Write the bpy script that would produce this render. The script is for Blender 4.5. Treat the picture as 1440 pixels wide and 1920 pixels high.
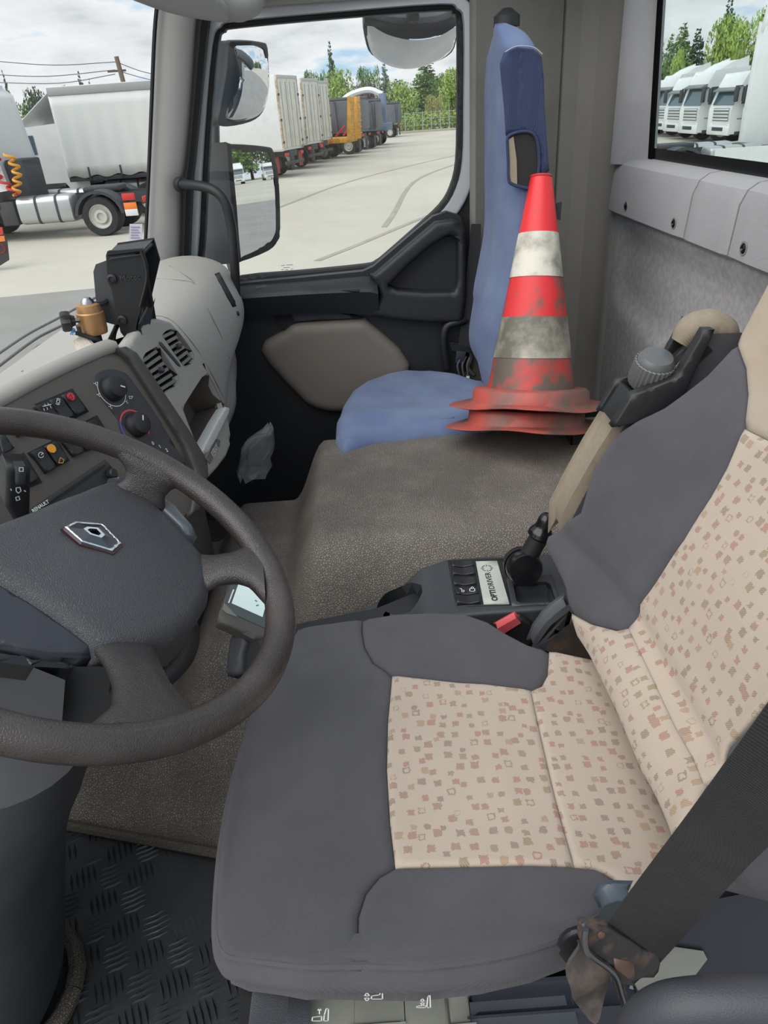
import bpy, bmesh, math, random
import numpy as np
from mathutils import Vector, Matrix
from mathutils.geometry import delaunay_2d_cdt
random.seed(7); rng = np.random.default_rng(7)
SC = bpy.context.scene; COL = SC.collection
for o in list(bpy.data.objects): bpy.data.objects.remove(o)

# ------------------------------------------------------------ camera, sky, sun, exposure
FPX, PITCH, ROLL, CAM = 1331.0, math.radians(29.6), math.radians(4.0), Vector((0, 0, 2.6))
_f = Vector((0, math.cos(PITCH), -math.sin(PITCH))); _r0 = Vector((1, 0, 0)); _u0 = Vector((0, math.sin(PITCH), math.cos(PITCH)))
_R = _r0*math.cos(ROLL) - _u0*math.sin(ROLL); _U = _u0*math.cos(ROLL) + _r0*math.sin(ROLL)
cd = bpy.data.cameras.new('camera'); cam = bpy.data.objects.new('camera', cd); COL.objects.link(cam)
cd.sensor_fit = 'VERTICAL'; cd.sensor_height = 36.0; cd.lens = FPX/1920*36; cd.clip_start = .02; cd.clip_end = 600
cam.matrix_world = Matrix(((_R.x, _U.x, -_f.x, CAM.x), (_R.y, _U.y, -_f.y, CAM.y), (_R.z, _U.z, -_f.z, CAM.z), (0, 0, 0, 1)))
SC.camera = cam
SC.view_settings.view_transform = 'Standard'; SC.view_settings.look = 'None'
SC.view_settings.gamma = 1; SC.view_settings.use_curve_mapping = False
SC.view_settings.exposure = 0.0

w = bpy.data.worlds.new('sky'); SC.world = w; w.use_nodes = True
nt = w.node_tree; nt.nodes.clear()
def N(t, typ, **k):
    n = t.nodes.new(typ)
    for a, b in k.items():
        if a in n.inputs: n.inputs[a].default_value = b
        else: setattr(n, a, b)
    return n
tc = N(nt, 'ShaderNodeTexCoord'); sep = N(nt, 'ShaderNodeSeparateXYZ'); nt.links.new(tc.outputs['Generated'], sep.inputs[0])
zz = N(nt, 'ShaderNodeMath', operation='MAXIMUM'); zz.inputs[1].default_value = .0; nt.links.new(sep.outputs[2], zz.inputs[0])
za = N(nt, 'ShaderNodeMath', operation='ADD'); za.inputs[1].default_value = .22; nt.links.new(zz.outputs[0], za.inputs[0])
dv = N(nt, 'ShaderNodeVectorMath', operation='DIVIDE'); cmb = N(nt, 'ShaderNodeCombineXYZ')
nt.links.new(tc.outputs['Generated'], dv.inputs[0])
for i in range(3): nt.links.new(za.outputs[0], cmb.inputs[i])
nt.links.new(cmb.outputs[0], dv.inputs[1])
n1 = N(nt, 'ShaderNodeTexNoise', Scale=1.9, Detail=7.0, Roughness=.55); nt.links.new(dv.outputs[0], n1.inputs['Vector'])
rp = N(nt, 'ShaderNodeValToRGB'); rp.color_ramp.elements[0].position = .39; rp.color_ramp.elements[1].position = .5
rp.color_ramp.elements[0].color = (.48, .70, .90, 1); rp.color_ramp.elements[1].color = (.93, .95, .97, 1)
e = rp.color_ramp.elements.new(.62); e.color = (.80, .83, .86, 1)
e = rp.color_ramp.elements.new(.72); e.color = (.62, .65, .69, 1)
nt.links.new(n1.outputs[0], rp.inputs[0])
bg = N(nt, 'ShaderNodeBackground', Strength=1.0); nt.links.new(rp.outputs[0], bg.inputs[0])
wo = N(nt, 'ShaderNodeOutputWorld'); nt.links.new(bg.outputs[0], wo.inputs[0])

sd = bpy.data.lights.new('sun', 'SUN'); sd.energy = 3.2; sd.angle = math.radians(75); sd.color = (1, .985, .965)
so = bpy.data.objects.new('sun', sd); COL.objects.link(so); so.location = (0, -5, 12)
so.rotation_euler = Vector((.50, .42, -.76)).to_track_quat('-Z', 'Y').to_euler()     # hazy sun behind thin cloud on the driver's side

# ------------------------------------------------------------ helpers
def ray(px, py): return _f + _R*((px-720)/FPX) - _U*((py-960)/FPX)
def P(px, py, X=None, Y=None, Z=None):
    d = ray(px, py)
    t = (X-CAM.x)/d.x if X is not None else (Y-CAM.y)/d.y if Y is not None else (Z-CAM.z)/d.z
    return CAM + d*t
class Fr:                                             # a plane with two axes; px() meets it with a line of sight
    def __init__(s, o, ex, ey, flip=False):
        s.o = Vector(o); s.ex = Vector(ex).normalized(); n = s.ex.cross(Vector(ey)).normalized()
        s.ey = n.cross(s.ex).normalized(); s.n = -n if flip else n
    def w(s, u, v, h=0): return s.o + s.ex*u + s.ey*v + s.n*h
    def px(s, x, y, h=0):
        d = ray(x, y); t = (s.o + s.n*h - CAM).dot(s.n)/d.dot(s.n); q = CAM + d*t - s.o
        return (q.dot(s.ex), q.dot(s.ey))
    def poly(s, pts, h=0):
        out = []
        for p in pts:
            uv = s.px(*p, h=0 if callable(h) else h)
            if callable(h):
                for _ in range(6): uv = s.px(*p, h=float(h(np.array([uv[0]]), np.array([uv[1]]))[0]))
            out.append(uv)
        return out
HZ = lambda z: Fr((0, 0, z), (1, 0, 0), (0, 1, 0))                 # horizontal
LY = lambda y: Fr((0, y, 0), (1, 0, 0), (0, 0, 1))                 # faces the camera side (-Y)
def plane3(a, b, c):                                  # through three points, normal to the camera
    a, b, c = Vector(a), Vector(b), Vector(c); f = Fr(a, b-a, c-a)
    if (CAM-a).dot(f.n) < 0: f.n = -f.n
    return f

def lin(c):
    c = [x/255 for x in c]; return tuple(x/12.92 if x <= .04045 else ((x+.055)/1.055)**2.4 for x in c) + (1,)
MATS = {}
zs = lambda a, lo, hi: np.clip((a-lo)/(hi-lo), 0, 1)**2*(3-2*np.clip((a-lo)/(hi-lo), 0, 1))
def M(name, col=(128, 128, 128), rough=.6, metal=0, bump=None, var=None, col2=None, spec=.5, sheen=0, coat=0, em=None):
    """bump=(scale, strength, kind)  var=(scale, low, high) mixes col to col2"""
    if name in MATS: return MATS[name]
    m = bpy.data.materials.new(name); m.use_nodes = True; t = m.node_tree; b = t.nodes['Principled BSDF']
    b.inputs['Base Color'].default_value = lin(col); b.inputs['Roughness'].default_value = rough; b.inputs['Metallic'].default_value = metal
    b.inputs['Specular IOR Level'].default_value = spec; b.inputs['Coat Weight'].default_value = coat
    if sheen: b.inputs['Sheen Weight'].default_value = sheen; b.inputs['Sheen Roughness'].default_value = .5
    if em: b.inputs['Emission Color'].default_value = lin(col); b.inputs['Emission Strength'].default_value = em
    tcn = N(t, 'ShaderNodeTexCoord')
    if var:
        n = N(t, 'ShaderNodeTexNoise', Scale=var[0], Detail=6.0, Roughness=.6); t.links.new(tcn.outputs['Object'], n.inputs['Vector'])
        r = N(t, 'ShaderNodeMapRange'); r.inputs[1].default_value = var[1]; r.inputs[2].default_value = var[2]; t.links.new(n.outputs[0], r.inputs[0])
        mx = N(t, 'ShaderNodeMix', data_type='RGBA'); mx.inputs[6].default_value = lin(col); mx.inputs[7].default_value = lin(col2)
        t.links.new(r.outputs[0], mx.inputs[0]); t.links.new(mx.outputs[2], b.inputs['Base Color'])
    if bump:
        sc, st, kind = bump
        if kind == 'weave':
            wv = N(t, 'ShaderNodeTexWave', Scale=sc, Distortion=.4); wv.bands_direction = 'DIAGONAL'
            w2 = N(t, 'ShaderNodeTexWave', Scale=sc, Distortion=.4); w2.bands_direction = 'Y'
            t.links.new(tcn.outputs['Object'], wv.inputs['Vector']); t.links.new(tcn.outputs['Object'], w2.inputs['Vector'])
            ad = N(t, 'ShaderNodeMath', operation='MULTIPLY'); t.links.new(wv.outputs['Fac'], ad.inputs[0]); t.links.new(w2.outputs['Fac'], ad.inputs[1]); h = ad.outputs[0]
        elif kind == 'leather':
            v = N(t, 'ShaderNodeTexVoronoi', Scale=sc); v.feature = 'DISTANCE_TO_EDGE'; v.inputs['Randomness'].default_value = 1
            t.links.new(tcn.outputs['Object'], v.inputs['Vector'])
            mr = N(t, 'ShaderNodeMapRange'); mr.inputs[2].default_value = .18; t.links.new(v.outputs['Distance'], mr.inputs[0]); h = mr.outputs[0]
        else:
            n = N(t, 'ShaderNodeTexNoise', Scale=sc, Detail=3.0); t.links.new(tcn.outputs['Object'], n.inputs['Vector']); h = n.outputs[0]
        bp = N(t, 'ShaderNodeBump', Strength=st, Distance=.002); t.links.new(h, bp.inputs['Height']); t.links.new(bp.outputs[0], b.inputs['Normal'])
    MATS[name] = m
    return m
def glass(name, tint=(1, 1, 1), refl=.06):
    m = bpy.data.materials.new(name); m.use_nodes = True; t = m.node_tree; t.nodes.clear()
    tr = N(t, 'ShaderNodeBsdfTransparent'); tr.inputs[0].default_value = (*tint, 1); g = N(t, 'ShaderNodeBsdfGlossy', Roughness=.02)
    lw = N(t, 'ShaderNodeLayerWeight', Blend=.5); pw = N(t, 'ShaderNodeMath', operation='POWER'); pw.inputs[1].default_value = 4.5; t.links.new(lw.outputs['Facing'], pw.inputs[0])
    fr = N(t, 'ShaderNodeMapRange'); fr.inputs[3].default_value = .025; fr.inputs[4].default_value = .55; t.links.new(pw.outputs[0], fr.inputs[0]); mx = N(t, 'ShaderNodeMixShader'); o = N(t, 'ShaderNodeOutputMaterial')
    t.links.new(fr.outputs[0], mx.inputs[0]); t.links.new(tr.outputs[0], mx.inputs[1]); t.links.new(g.outputs[0], mx.inputs[2]); t.links.new(mx.outputs[0], o.inputs[0])
    return m

WM = {}                                               # world matrices of the empties, to place children given in world coordinates
def thing(name, label, cat, loc=(0, 0, 0), group=None, kind=None):
    o = bpy.data.objects.new(name, None); COL.objects.link(o); o.location = loc; o.empty_display_size = .05
    o['label'] = label; o['category'] = cat
    if group: o['group'] = group
    if kind: o['kind'] = kind
    WM[o] = Vector(loc); return o
def tag(o, label, cat, group=None, kind=None):
    o['label'] = label; o['category'] = cat
    if group: o['group'] = group
    if kind: o['kind'] = kind
    return o
def struct(o, label=None):
    o['kind'] = 'structure'
    if label: o['label'] = label
    return o
def obj(name, verts, faces, mat, parent=None, smooth=True, angle=38, bevel=0, seg=2, center=True):
    """verts in world coordinates -> ONE mesh object; its origin is moved to its centre or to its parent's frame"""
    bm = bmesh.new(); vs = [bm.verts.new(v) for v in verts]
    for f in faces:
        try: bm.faces.new([vs[i] for i in f])
        except ValueError: pass
    bm.normal_update()
    if bevel:
        bmesh.ops.remove_doubles(bm, verts=bm.verts[:], dist=1e-6)
        bmesh.ops.bevel(bm, geom=[e for e in bm.edges if e.is_manifold and e.calc_face_angle(0) > .5], offset=bevel, segments=seg, affect='EDGES', profile=.5, clamp_overlap=True)
    bmesh.ops.recalc_face_normals(bm, faces=bm.faces[:])
    return from_bm(name, bm, mat, parent, smooth, angle)
def from_bm(name, bm, mat, parent=None, smooth=True, angle=38):
    off = Vector((0, 0, 0))
    if parent is None and len(bm.verts):
        off = sum((v.co for v in bm.verts), Vector())/len(bm.verts); off.z = min(v.co.z for v in bm.verts)
    elif parent is not None: off = WM[parent]
    bmesh.ops.translate(bm, verts=bm.verts[:], vec=-off)
    me = bpy.data.meshes.new(name); bm.to_mesh(me); bm.free()
    if smooth:
        me.polygons.foreach_set('use_smooth', [True]*len(me.polygons)); me.set_sharp_from_angle(angle=math.radians(angle))
    o = bpy.data.objects.new(name, me); COL.objects.link(o)
    for m in (mat if isinstance(mat, (list, tuple)) else [mat]): me.materials.append(m)
    if parent is not None: o.parent = parent; WM[o] = WM[parent]
    else: o.location = off; WM[o] = off
    return o
def box(name, c, s, mat, parent=None, bevel=.004, rot=None, seg=2):
    h = Vector(s)/2; R = rot or Matrix.Identity(3)
    v = [Vector(c) + R @ Vector((x*h.x, y*h.y, z*h.z)) for x in (-1, 1) for y in (-1, 1) for z in (-1, 1)]
    f = [(0, 1, 3, 2), (4, 6, 7, 5), (0, 4, 5, 1), (2, 3, 7, 6), (0, 2, 6, 4), (1, 5, 7, 3)]
    return obj(name, v, f, mat, parent, bevel=min(bevel, min(s)*.45), seg=seg)
def prism(name, pts, vec, mat, parent=None, bevel=.003, seg=2):
    n = len(pts); vec = Vector(vec); v = [Vector(p) for p in pts] + [Vector(p)+vec for p in pts]
    f = [tuple(range(n)), tuple(range(2*n-1, n-1, -1))] + [(i, (i+1) % n, n+(i+1) % n, n+i) for i in range(n)]
    return obj(name, v, f, mat, parent, bevel=bevel, seg=seg)
def cr(pts, n=6, closed=False):                       # Catmull-Rom through points (any dimension)
    p = np.array([tuple(q) for q in pts], float); m = len(p); out = []
    for i in range(m if closed else m-1):
        if closed: a, b, c, d = p[(i-1) % m], p[i], p[(i+1) % m], p[(i+2) % m]
        else: b, c = p[i], p[i+1]; a = p[i-1] if i > 0 else 2*b-c; d = p[i+2] if i+2 < m else 2*c-b
        for k in range(n):
            t = k/n; out.append(.5*(2*b + (c-a)*t + (2*a-5*b+4*c-d)*t*t + (3*b-a-3*c+d)*t**3))
    if not closed: out.append(p[-1])
    return out
def loft(name, rings, mat, parent=None, caps=True, closed=True, angle=38, bevel=0):
    n = len(rings[0]); v = [Vector(p) for r in rings for p in r]; f = []
    for i in range(len(rings)-1):
        for j in range(n if closed else n-1):
            k = (j+1) % n; f.append((i*n+j, i*n+k, (i+1)*n+k, (i+1)*n+j))
    if caps and closed: f += [tuple(range(n)), tuple(range((len(rings)-1)*n, len(rings)*n))]
    return obj(name, v, f, mat, parent, angle=angle, bevel=bevel)
def tube_rings(pts, r, n=10, sm=5, flat=None, up=None):
    if sm > 1: q = [Vector(x) for x in cr(pts, sm)]
    else: q = [Vector(x) for x in pts]
    m = len(q); rr = [r]*m if not hasattr(r, '__len__') else list(np.interp(np.linspace(0, 1, m), np.linspace(0, 1, len(r)), r))
    rings = []; prev = Vector(up) if up is not None else None
    for i in range(m):
        t = (q[min(i+1, m-1)] - q[max(i-1, 0)]).normalized()
        if prev is None: prev = t.orthogonal()
        a = (prev - t*prev.dot(t)).normalized(); b = t.cross(a); prev = a
        fl = flat or 1
        rings.append([q[i] + a*(math.cos(x)*rr[i]*fl) + b*(math.sin(x)*rr[i]) for x in [2*math.pi*k/n for k in range(n)]])
    return rings
def tube(name, pts, r, mat, parent=None, n=10, sm=5, flat=None, up=None): return loft(name, tube_rings(pts, r, n, sm, flat, up), mat, parent)
def join(name, meshes, mat, parent=None, angle=38):   # meshes: list of (verts, faces) -> one object
    v, f = [], []
    for a, b in meshes:
        k = len(v); v += a; f += [tuple(i+k for i in q) for q in b]
    return obj(name, v, f, mat, parent, angle=angle)
def box_vf(c, s, R=None):
    h = Vector(s)/2; R = R or Matrix.Identity(3)
    return ([Vector(c) + R @ Vector((x*h.x, y*h.y, z*h.z)) for x in (-1, 1) for y in (-1, 1) for z in (-1, 1)],
            [(0, 1, 3, 2), (4, 6, 7, 5), (0, 4, 5, 1), (2, 3, 7, 6), (0, 2, 6, 4), (1, 5, 7, 3)])
def tube_vf(pts, r, n=6, sm=3):
    R = tube_rings(pts, r, n, sm); v = [p for q in R for p in q]; f = []
    for i in range(len(R)-1):
        for j in range(n): f.append((i*n+j, i*n+(j+1) % n, (i+1)*n+(j+1) % n, (i+1)*n+j))
    return v, f + [tuple(range(n)), tuple(range((len(R)-1)*n, len(R)*n))]
def lathe(name, prof, c, axis, mat, parent=None, n=24, ribs=None, caps=True, angle=38):
    a = Vector(axis).normalized(); e = a.orthogonal().normalized(); g = a.cross(e); c = Vector(c); rings = []
    for r, z in prof:
        rg = []
        for k in range(n):
            q = r*(1 - (ribs or 0)*(k % 2)); t = 2*math.pi*k/n; rg.append(c + a*z + e*(q*math.cos(t)) + g*(q*math.sin(t)))
        rings.append(rg)
    return loft(name, rings, mat, parent, caps=caps, angle=angle)

def _inside(poly, pts):
    x, y = pts[:, 0], pts[:, 1]; r = np.zeros(len(pts), bool); n = len(poly)
    for i in range(n):
        x1, y1 = poly[i]; x2, y2 = poly[(i+1) % n]
        c = ((y1 > y) != (y2 > y)); r ^= c & (x < (x2-x1)*(y-y1)/((y2-y1) if y2 != y1 else 1e-12) + x1)
    return r
def _dist(poly, pts):
    d = np.full(len(pts), 1e9); n = len(poly)
    for i in range(n):
        a = poly[i]; b = poly[(i+1) % n]; ab = b-a; L = max(ab.dot(ab), 1e-14)
        t = np.clip(((pts-a) @ ab)/L, 0, 1); d = np.minimum(d, np.hypot(*(pts - (a + t[:, None]*ab)).T))
    return d
def resample(poly, step):
    out = []
    for i in range(len(poly)):
        a, b = poly[i], poly[(i+1) % len(poly)]; k = max(1, int(np.hypot(*(b-a))/step))
        out += [a + (b-a)*j/k for j in range(k)]
    return np.array(out)
def sheet(name, outline, fr, mat, parent=None, h=0, sp=.02, thick=.006, r=0, holes=(), curve=0, angle=50, round_holes=False, prof=None):
    """panel on a plane: outline (u,v) smoothed by `curve` steps, height field h(u,v), edge rounded by radius r, thickness, holes"""
    def prep(o):
        o = np.array([tuple(q) for q in o], float)
        if curve: o = np.array(cr(o, curve, True))
        return resample(o, sp)
    out = prep(outline); hs = [prep(x) for x in holes]
    allp = list(out); edges = [(i, (i+1) % len(out)) for i in range(len(out))]
    for x in hs:
        k = len(allp); allp += list(x); edges += [(k+i, k+(i+1) % len(x)) for i in range(len(x))]
    nb = len(allp)
    lo, hi = out.min(0), out.max(0)
    g = np.stack(np.meshgrid(np.arange(lo[0], hi[0], sp), np.arange(lo[1], hi[1], sp)), -1).reshape(-1, 2)
    g += rng.uniform(-.08, .08, g.shape)*sp
    def keep(pts, mn):
        if not len(pts): return pts
        k = _inside(out, pts) & (_dist(out, pts) > mn)
        for x in hs: k &= ~_inside(x, pts) & (_dist(x, pts) > mn*.8)
        return pts[k]
    inner = [keep(g, max(r, sp*.5))]
    if r:
        for fq in (.06, .2, .42, .7, 1.0):
            loops = [out] + (hs if round_holes else [])
            for L in loops:
                tn = np.roll(L, -1, 0) - np.roll(L, 1, 0); nn = np.stack([-tn[:, 1], tn[:, 0]], 1); nn /= np.maximum(np.hypot(*nn.T), 1e-9)[:, None]
                for sg in (1, -1):
                    q = L + nn*sg*fq*r
                    inner.append(keep(q, fq*r*.93))
    pts = np.concatenate([np.array(allp)] + [q for q in inner if len(q)])
    vo, eo, fo, ov, _, _ = delaunay_2d_cdt([Vector(q) for q in pts], edges, [], 0, 1e-7)
    vo = np.array([tuple(q) for q in vo]); fo = np.array([tuple(q) for q in fo])
    cen = vo[fo].mean(1); k = _inside(out, cen)
    for x in hs: k &= ~_inside(x, cen)
    fo = fo[k]
    hh = h(vo[:, 0], vo[:, 1]) if callable(h) else np.full(len(vo), float(h)); base = hh.copy()
    if r:
        d = _dist(out, vo)
        if round_holes:
            for x in hs: d = np.minimum(d, _dist(x, vo))
        q = np.clip(r-d, 0, r); hh = hh - (r-np.sqrt(np.maximum(r*r-q*q, 0)))*(prof if prof else 1)
    n = len(vo); top = [fr.w(a, b, c) for (a, b), c in zip(vo, hh)]
    if not thick: return obj(name, top, [tuple(q) for q in fo], mat, parent, angle=angle)
    bot = [fr.w(a, b, c-thick) for (a, b), c in zip(vo, np.minimum(base, hh))]
    ec = {}
    for q in fo:
        for i in range(3):
            e = (q[i], q[(i+1) % 3]); ec[tuple(sorted(e))] = None if tuple(sorted(e)) in ec else e
    F = [tuple(q) for q in fo] + [tuple(x+n for x in q[::-1]) for q in fo]
    F += [(e[1], e[0], e[0]+n, e[1]+n) for e in ec.values() if e]
    return obj(name, top+bot, F, mat, parent, angle=angle)
def strokes(name, fr, lines, wd, mat, parent, h=.0006):   # flat printed symbol made of line strokes (u,v)
    V_, F_ = [], []
    for L in lines:
        L = [np.array(q, float) for q in L]
        for a, b in zip(L[:-1], L[1:]):
            t = b-a; t = t/max(np.hypot(*t), 1e-9); nn = np.array([-t[1], t[0]])*wd/2; e = t*wd*.3; k = len(V_)
            V_ += [fr.w(*(a-e+nn), h), fr.w(*(a-e-nn), h), fr.w(*(b+e-nn), h), fr.w(*(b+e+nn), h)]; F_.append((k, k+1, k+2, k+3))
    return obj(name, V_, F_, mat, parent, smooth=False)
def disc_line(c, r, a0=0, a1=360, n=18): return [(c[0]+r*math.cos(math.radians(a0+(a1-a0)*i/n)), c[1]+r*math.sin(math.radians(a0+(a1-a0)*i/n))) for i in range(n+1)]
def text(name, s, pos, ex, ey, size, mat, parent=None, align='CENTER', depth=.0002, bold=0, sx=1, fit=None):
    cu = bpy.data.curves.new(name, 'FONT'); cu.body = s; cu.size = size; cu.align_x = align; cu.align_y = 'CENTER'; cu.extrude = depth; cu.offset = bold; cu.resolution_u = 3
    ex = Vector(ex).normalized(); n = ex.cross(Vector(ey)).normalized(); ey = n.cross(ex)
    tmp = bpy.data.objects.new('tmp', cu); me = bpy.data.meshes.new_from_object(tmp); bpy.data.objects.remove(tmp); bpy.data.curves.remove(cu); me.name = name
    if fit: xs_ = [v.co.x for v in me.vertices]; sx = fit/(max(xs_)-min(xs_))
    p = Vector(pos) - (WM[parent] if parent else Vector())
    me.transform(Matrix(((ex.x*sx, ey.x, n.x, p.x), (ex.y*sx, ey.y, n.y, p.y), (ex.z*sx, ey.z, n.z, p.z), (0, 0, 0, 1))))
    me.materials.clear(); me.materials.append(mat); o = bpy.data.objects.new(name, me); COL.objects.link(o)
    if parent: o.parent = parent; WM[o] = WM[parent]
    return o
def copy_tree(o, parent=None):
    c = o.copy(); COL.objects.link(c)
    if parent is not None: c.parent = parent
    for ch in list(o.children): copy_tree(ch, c)
    return c

# ------------------------------------------------------------ materials
BLK = M('black_plastic', (32, 32, 34), .5, bump=(900, .15, 'noise'))
BLKG = M('black_gloss', (22, 22, 24), .22)
BLKM = M('black_matt', (24, 24, 26), .75)
RUB = M('black_rubber', (20, 20, 21), .6)
DOORB = M('door_black', (34, 35, 38), .5, bump=(700, .2, 'noise'))
CHAR = M('charcoal_plastic', (58, 59, 64), .5, bump=(800, .25, 'noise'))
TAUPE = M('taupe_plastic', (86, 80, 75), .55, bump=(900, .2, 'noise'))
TAUPED = M('taupe_dark', (70, 66, 63), .5, bump=(900, .2, 'noise'))
DASH = M('dash_grey', (164, 160, 153), .55, bump=(500, .3, 'leather'))
PILL = M('pillar_grey', (170, 168, 164), .6, bump=(600, .2, 'noise'))
WALLG = M('wall_grey', (154, 153, 154), .8, bump=(420, .35, 'leather'), var=(3, .45, .75), col2=(145, 144, 145))
WALLF = M('wall_felt', (164, 163, 162), .95, bump=(700, .5, 'noise'), var=(60, .4, .6), col2=(150, 149, 148))
WALLD = M('wall_dark', (128, 125, 119), .8, bump=(500, .25, 'leather'), var=(5, .5, .8), col2=(110, 107, 101))
SILV = M('silver_frame', (178, 181, 184), .35, spec=.6)
FABD = M('seat_dark', (72, 70, 74), .9, bump=(430, .5, 'weave'), sheen=.08, var=(9, .4, .75), col2=(82, 80, 84))
FABP = M('seat_plain', (166, 152, 135), .95, bump=(430, .4, 'weave'), sheen=.2, var=(14, .4, .7), col2=(160, 144, 123))
ENG = M('engine_vinyl', (106, 99, 92), .62, bump=(230, .9, 'leather'), var=(5.5, .42, .66), col2=(128, 119, 109))
LEATH = M('wheel_leather', (50, 46, 45), .33, bump=(420, .3, 'leather'), var=(11, .45, .7), col2=(74, 66, 63), spec=.55)
RIML = M('rim_leather', (54, 48, 46), .28, bump=(420, .25, 'leather'), var=(9, .4, .7), col2=(74, 66, 63), spec=.55)
PAD = M('hub_leather', (60, 60, 63), .42, bump=(480, .4, 'leather'), spec=.55)
GREEN = M('switch_grey', (136, 137, 128), .5, var=(20, .4, .7), col2=(126, 126, 118))
CHR = M('chrome', (215, 215, 218), .12, metal=1)
STEEL = M('steel', (150, 150, 152), .3, metal=1)
WHITEP = M('white_print', (225, 225, 222), .6)
BELT = M('belt_webbing', (56, 54, 55), .85, bump=(520, .9, 'weave'), var=(30, .45, .8), col2=(66, 62, 62))
MIR = M('mirror_glass', (235, 238, 240), .01, metal=1)
BLUE = M('blue_cloth', (92, 108, 142), .95, bump=(650, .4, 'weave'), sheen=.1, var=(7, .42, .7), col2=(112, 126, 154))

def patterned():
    m = bpy.data.materials.new('seat_pattern'); m.use_nodes = True; t = m.node_tree; b = t.nodes['Principled BSDF']
    b.inputs['Roughness'].default_value = .95; b.inputs['Sheen Weight'].default_value = .2
    tcn = N(t, 'ShaderNodeTexCoord'); L = t.links.new
    nz = N(t, 'ShaderNodeTexNoise', Scale=260.0, Detail=2.0); L(tcn.outputs['UV'], nz.inputs['Vector'])
    mxv = N(t, 'ShaderNodeMix', data_type='RGBA'); mxv.inputs[0].default_value = .006; L(tcn.outputs['UV'], mxv.inputs[6]); L(nz.outputs['Color'], mxv.inputs[7])
    v = N(t, 'ShaderNodeTexVoronoi', Scale=55.0); v.voronoi_dimensions = '2D'; v.distance = 'CHEBYCHEV'; v.inputs['Randomness'].default_value = .72
    L(mxv.outputs[2], v.inputs['Vector'])
    sp = N(t, 'ShaderNodeSeparateColor'); L(v.outputs['Color'], sp.inputs[0])
    rad = N(t, 'ShaderNodeMapRange'); rad.inputs[3].default_value = .17; rad.inputs[4].default_value = .27; L(sp.outputs[1], rad.inputs[0])
    lt = N(t, 'ShaderNodeMath', operation='LESS_THAN'); L(v.outputs['Distance'], lt.inputs[0]); L(rad.outputs[0], lt.inputs[1])
    # some squares are outlines only
    isr = N(t, 'ShaderNodeMath', operation='LESS_THAN'); isr.inputs[1].default_value = .14; L(sp.outputs[2], isr.inputs[0])
    inn = N(t, 'ShaderNodeMath', operation='LESS_THAN'); inn.inputs[1].default_value = .15; L(v.outputs['Distance'], inn.inputs[0])
    ho = N(t, 'ShaderNodeMath', operation='MULTIPLY'); L(isr.outputs[0], ho.inputs[0]); L(inn.outputs[0], ho.inputs[1])
    sb = N(t, 'ShaderNodeMath', operation='SUBTRACT'); sb.use_clamp = True; L(lt.outputs[0], sb.inputs[0]); L(ho.outputs[0], sb.inputs[1])
    # woven hatch in each square
    wv = N(t, 'ShaderNodeTexWave', Scale=210.0); L(tcn.outputs['UV'], wv.inputs['Vector']); wv.bands_direction = 'DIAGONAL'
    hm = N(t, 'ShaderNodeMapRange'); hm.inputs[3].default_value = .5; hm.inputs[4].default_value = 1.0; L(wv.outputs['Fac'], hm.inputs[0])
    fa = N(t, 'ShaderNodeMath', operation='MULTIPLY'); L(sb.outputs[0], fa.inputs[0]); L(hm.outputs[0], fa.inputs[1])
    dc = N(t, 'ShaderNodeValToRGB'); cr_ = dc.color_ramp; cr_.interpolation = 'CONSTANT'
    cr_.elements[0].color = lin((142, 112, 96)); cr_.elements[1].position = .3; cr_.elements[1].color = lin((134, 118, 92))
    for p_, c_ in ((.5, (128, 110, 98)), (.66, (150, 110, 98)), (.85, (152, 126, 100))):
        q = cr_.elements.new(p_); q.color = lin(c_)
    L(sp.outputs[0], dc.inputs[0])
    n2 = N(t, 'ShaderNodeTexNoise', Scale=9.0, Detail=5.0); L(tcn.outputs['UV'], n2.inputs['Vector'])
    bc = N(t, 'ShaderNodeMix', data_type='RGBA'); bc.inputs[6].default_value = lin((176, 161, 146)); bc.inputs[7].default_value = lin((165, 150, 134)); L(n2.outputs[0], bc.inputs[0])
    mx = N(t, 'ShaderNodeMix', data_type='RGBA'); L(fa.outputs[0], mx.inputs[0]); L(bc.outputs[2], mx.inputs[6]); L(dc.outputs[0], mx.inputs[7]); L(mx.outputs[2], b.inputs['Base Color'])
    w3 = N(t, 'ShaderNodeTexNoise', Scale=900.0); L(tcn.outputs['UV'], w3.inputs['Vector'])
    bp = N(t, 'ShaderNodeBump', Strength=.4, Distance=.001); L(w3.outputs[0], bp.inputs['Height']); L(bp.outputs[0], b.inputs['Normal'])
    return m
PATT = patterned()
def uv_frame(o, fr):                                  # cloth runs along the panel's own two axes, in metres
    me = o.data; uv = me.uv_layers.new(name='cloth'); base = WM[o]
    for l in me.loops:
        q = me.vertices[l.vertex_index].co + base - fr.o; uv.data[l.index].uv = (q.dot(fr.ex), q.dot(fr.ey))
    return o
# ------------------------------------------------------------ cab shell
XW = .70                                              # rear wall
YD = 2.15                                             # inner face of passenger door
ZF = 1.42                                             # cab floor
struct(box('floor', (-.15, 1.2, ZF-.06), (1.9, 2.2, .1), RUB, bevel=0))
struct(box('wall_front', (-.93, 1.45, 1.72), (.06, 1.8, .60), BLKM, bevel=.01))
RW = WALLF
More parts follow.
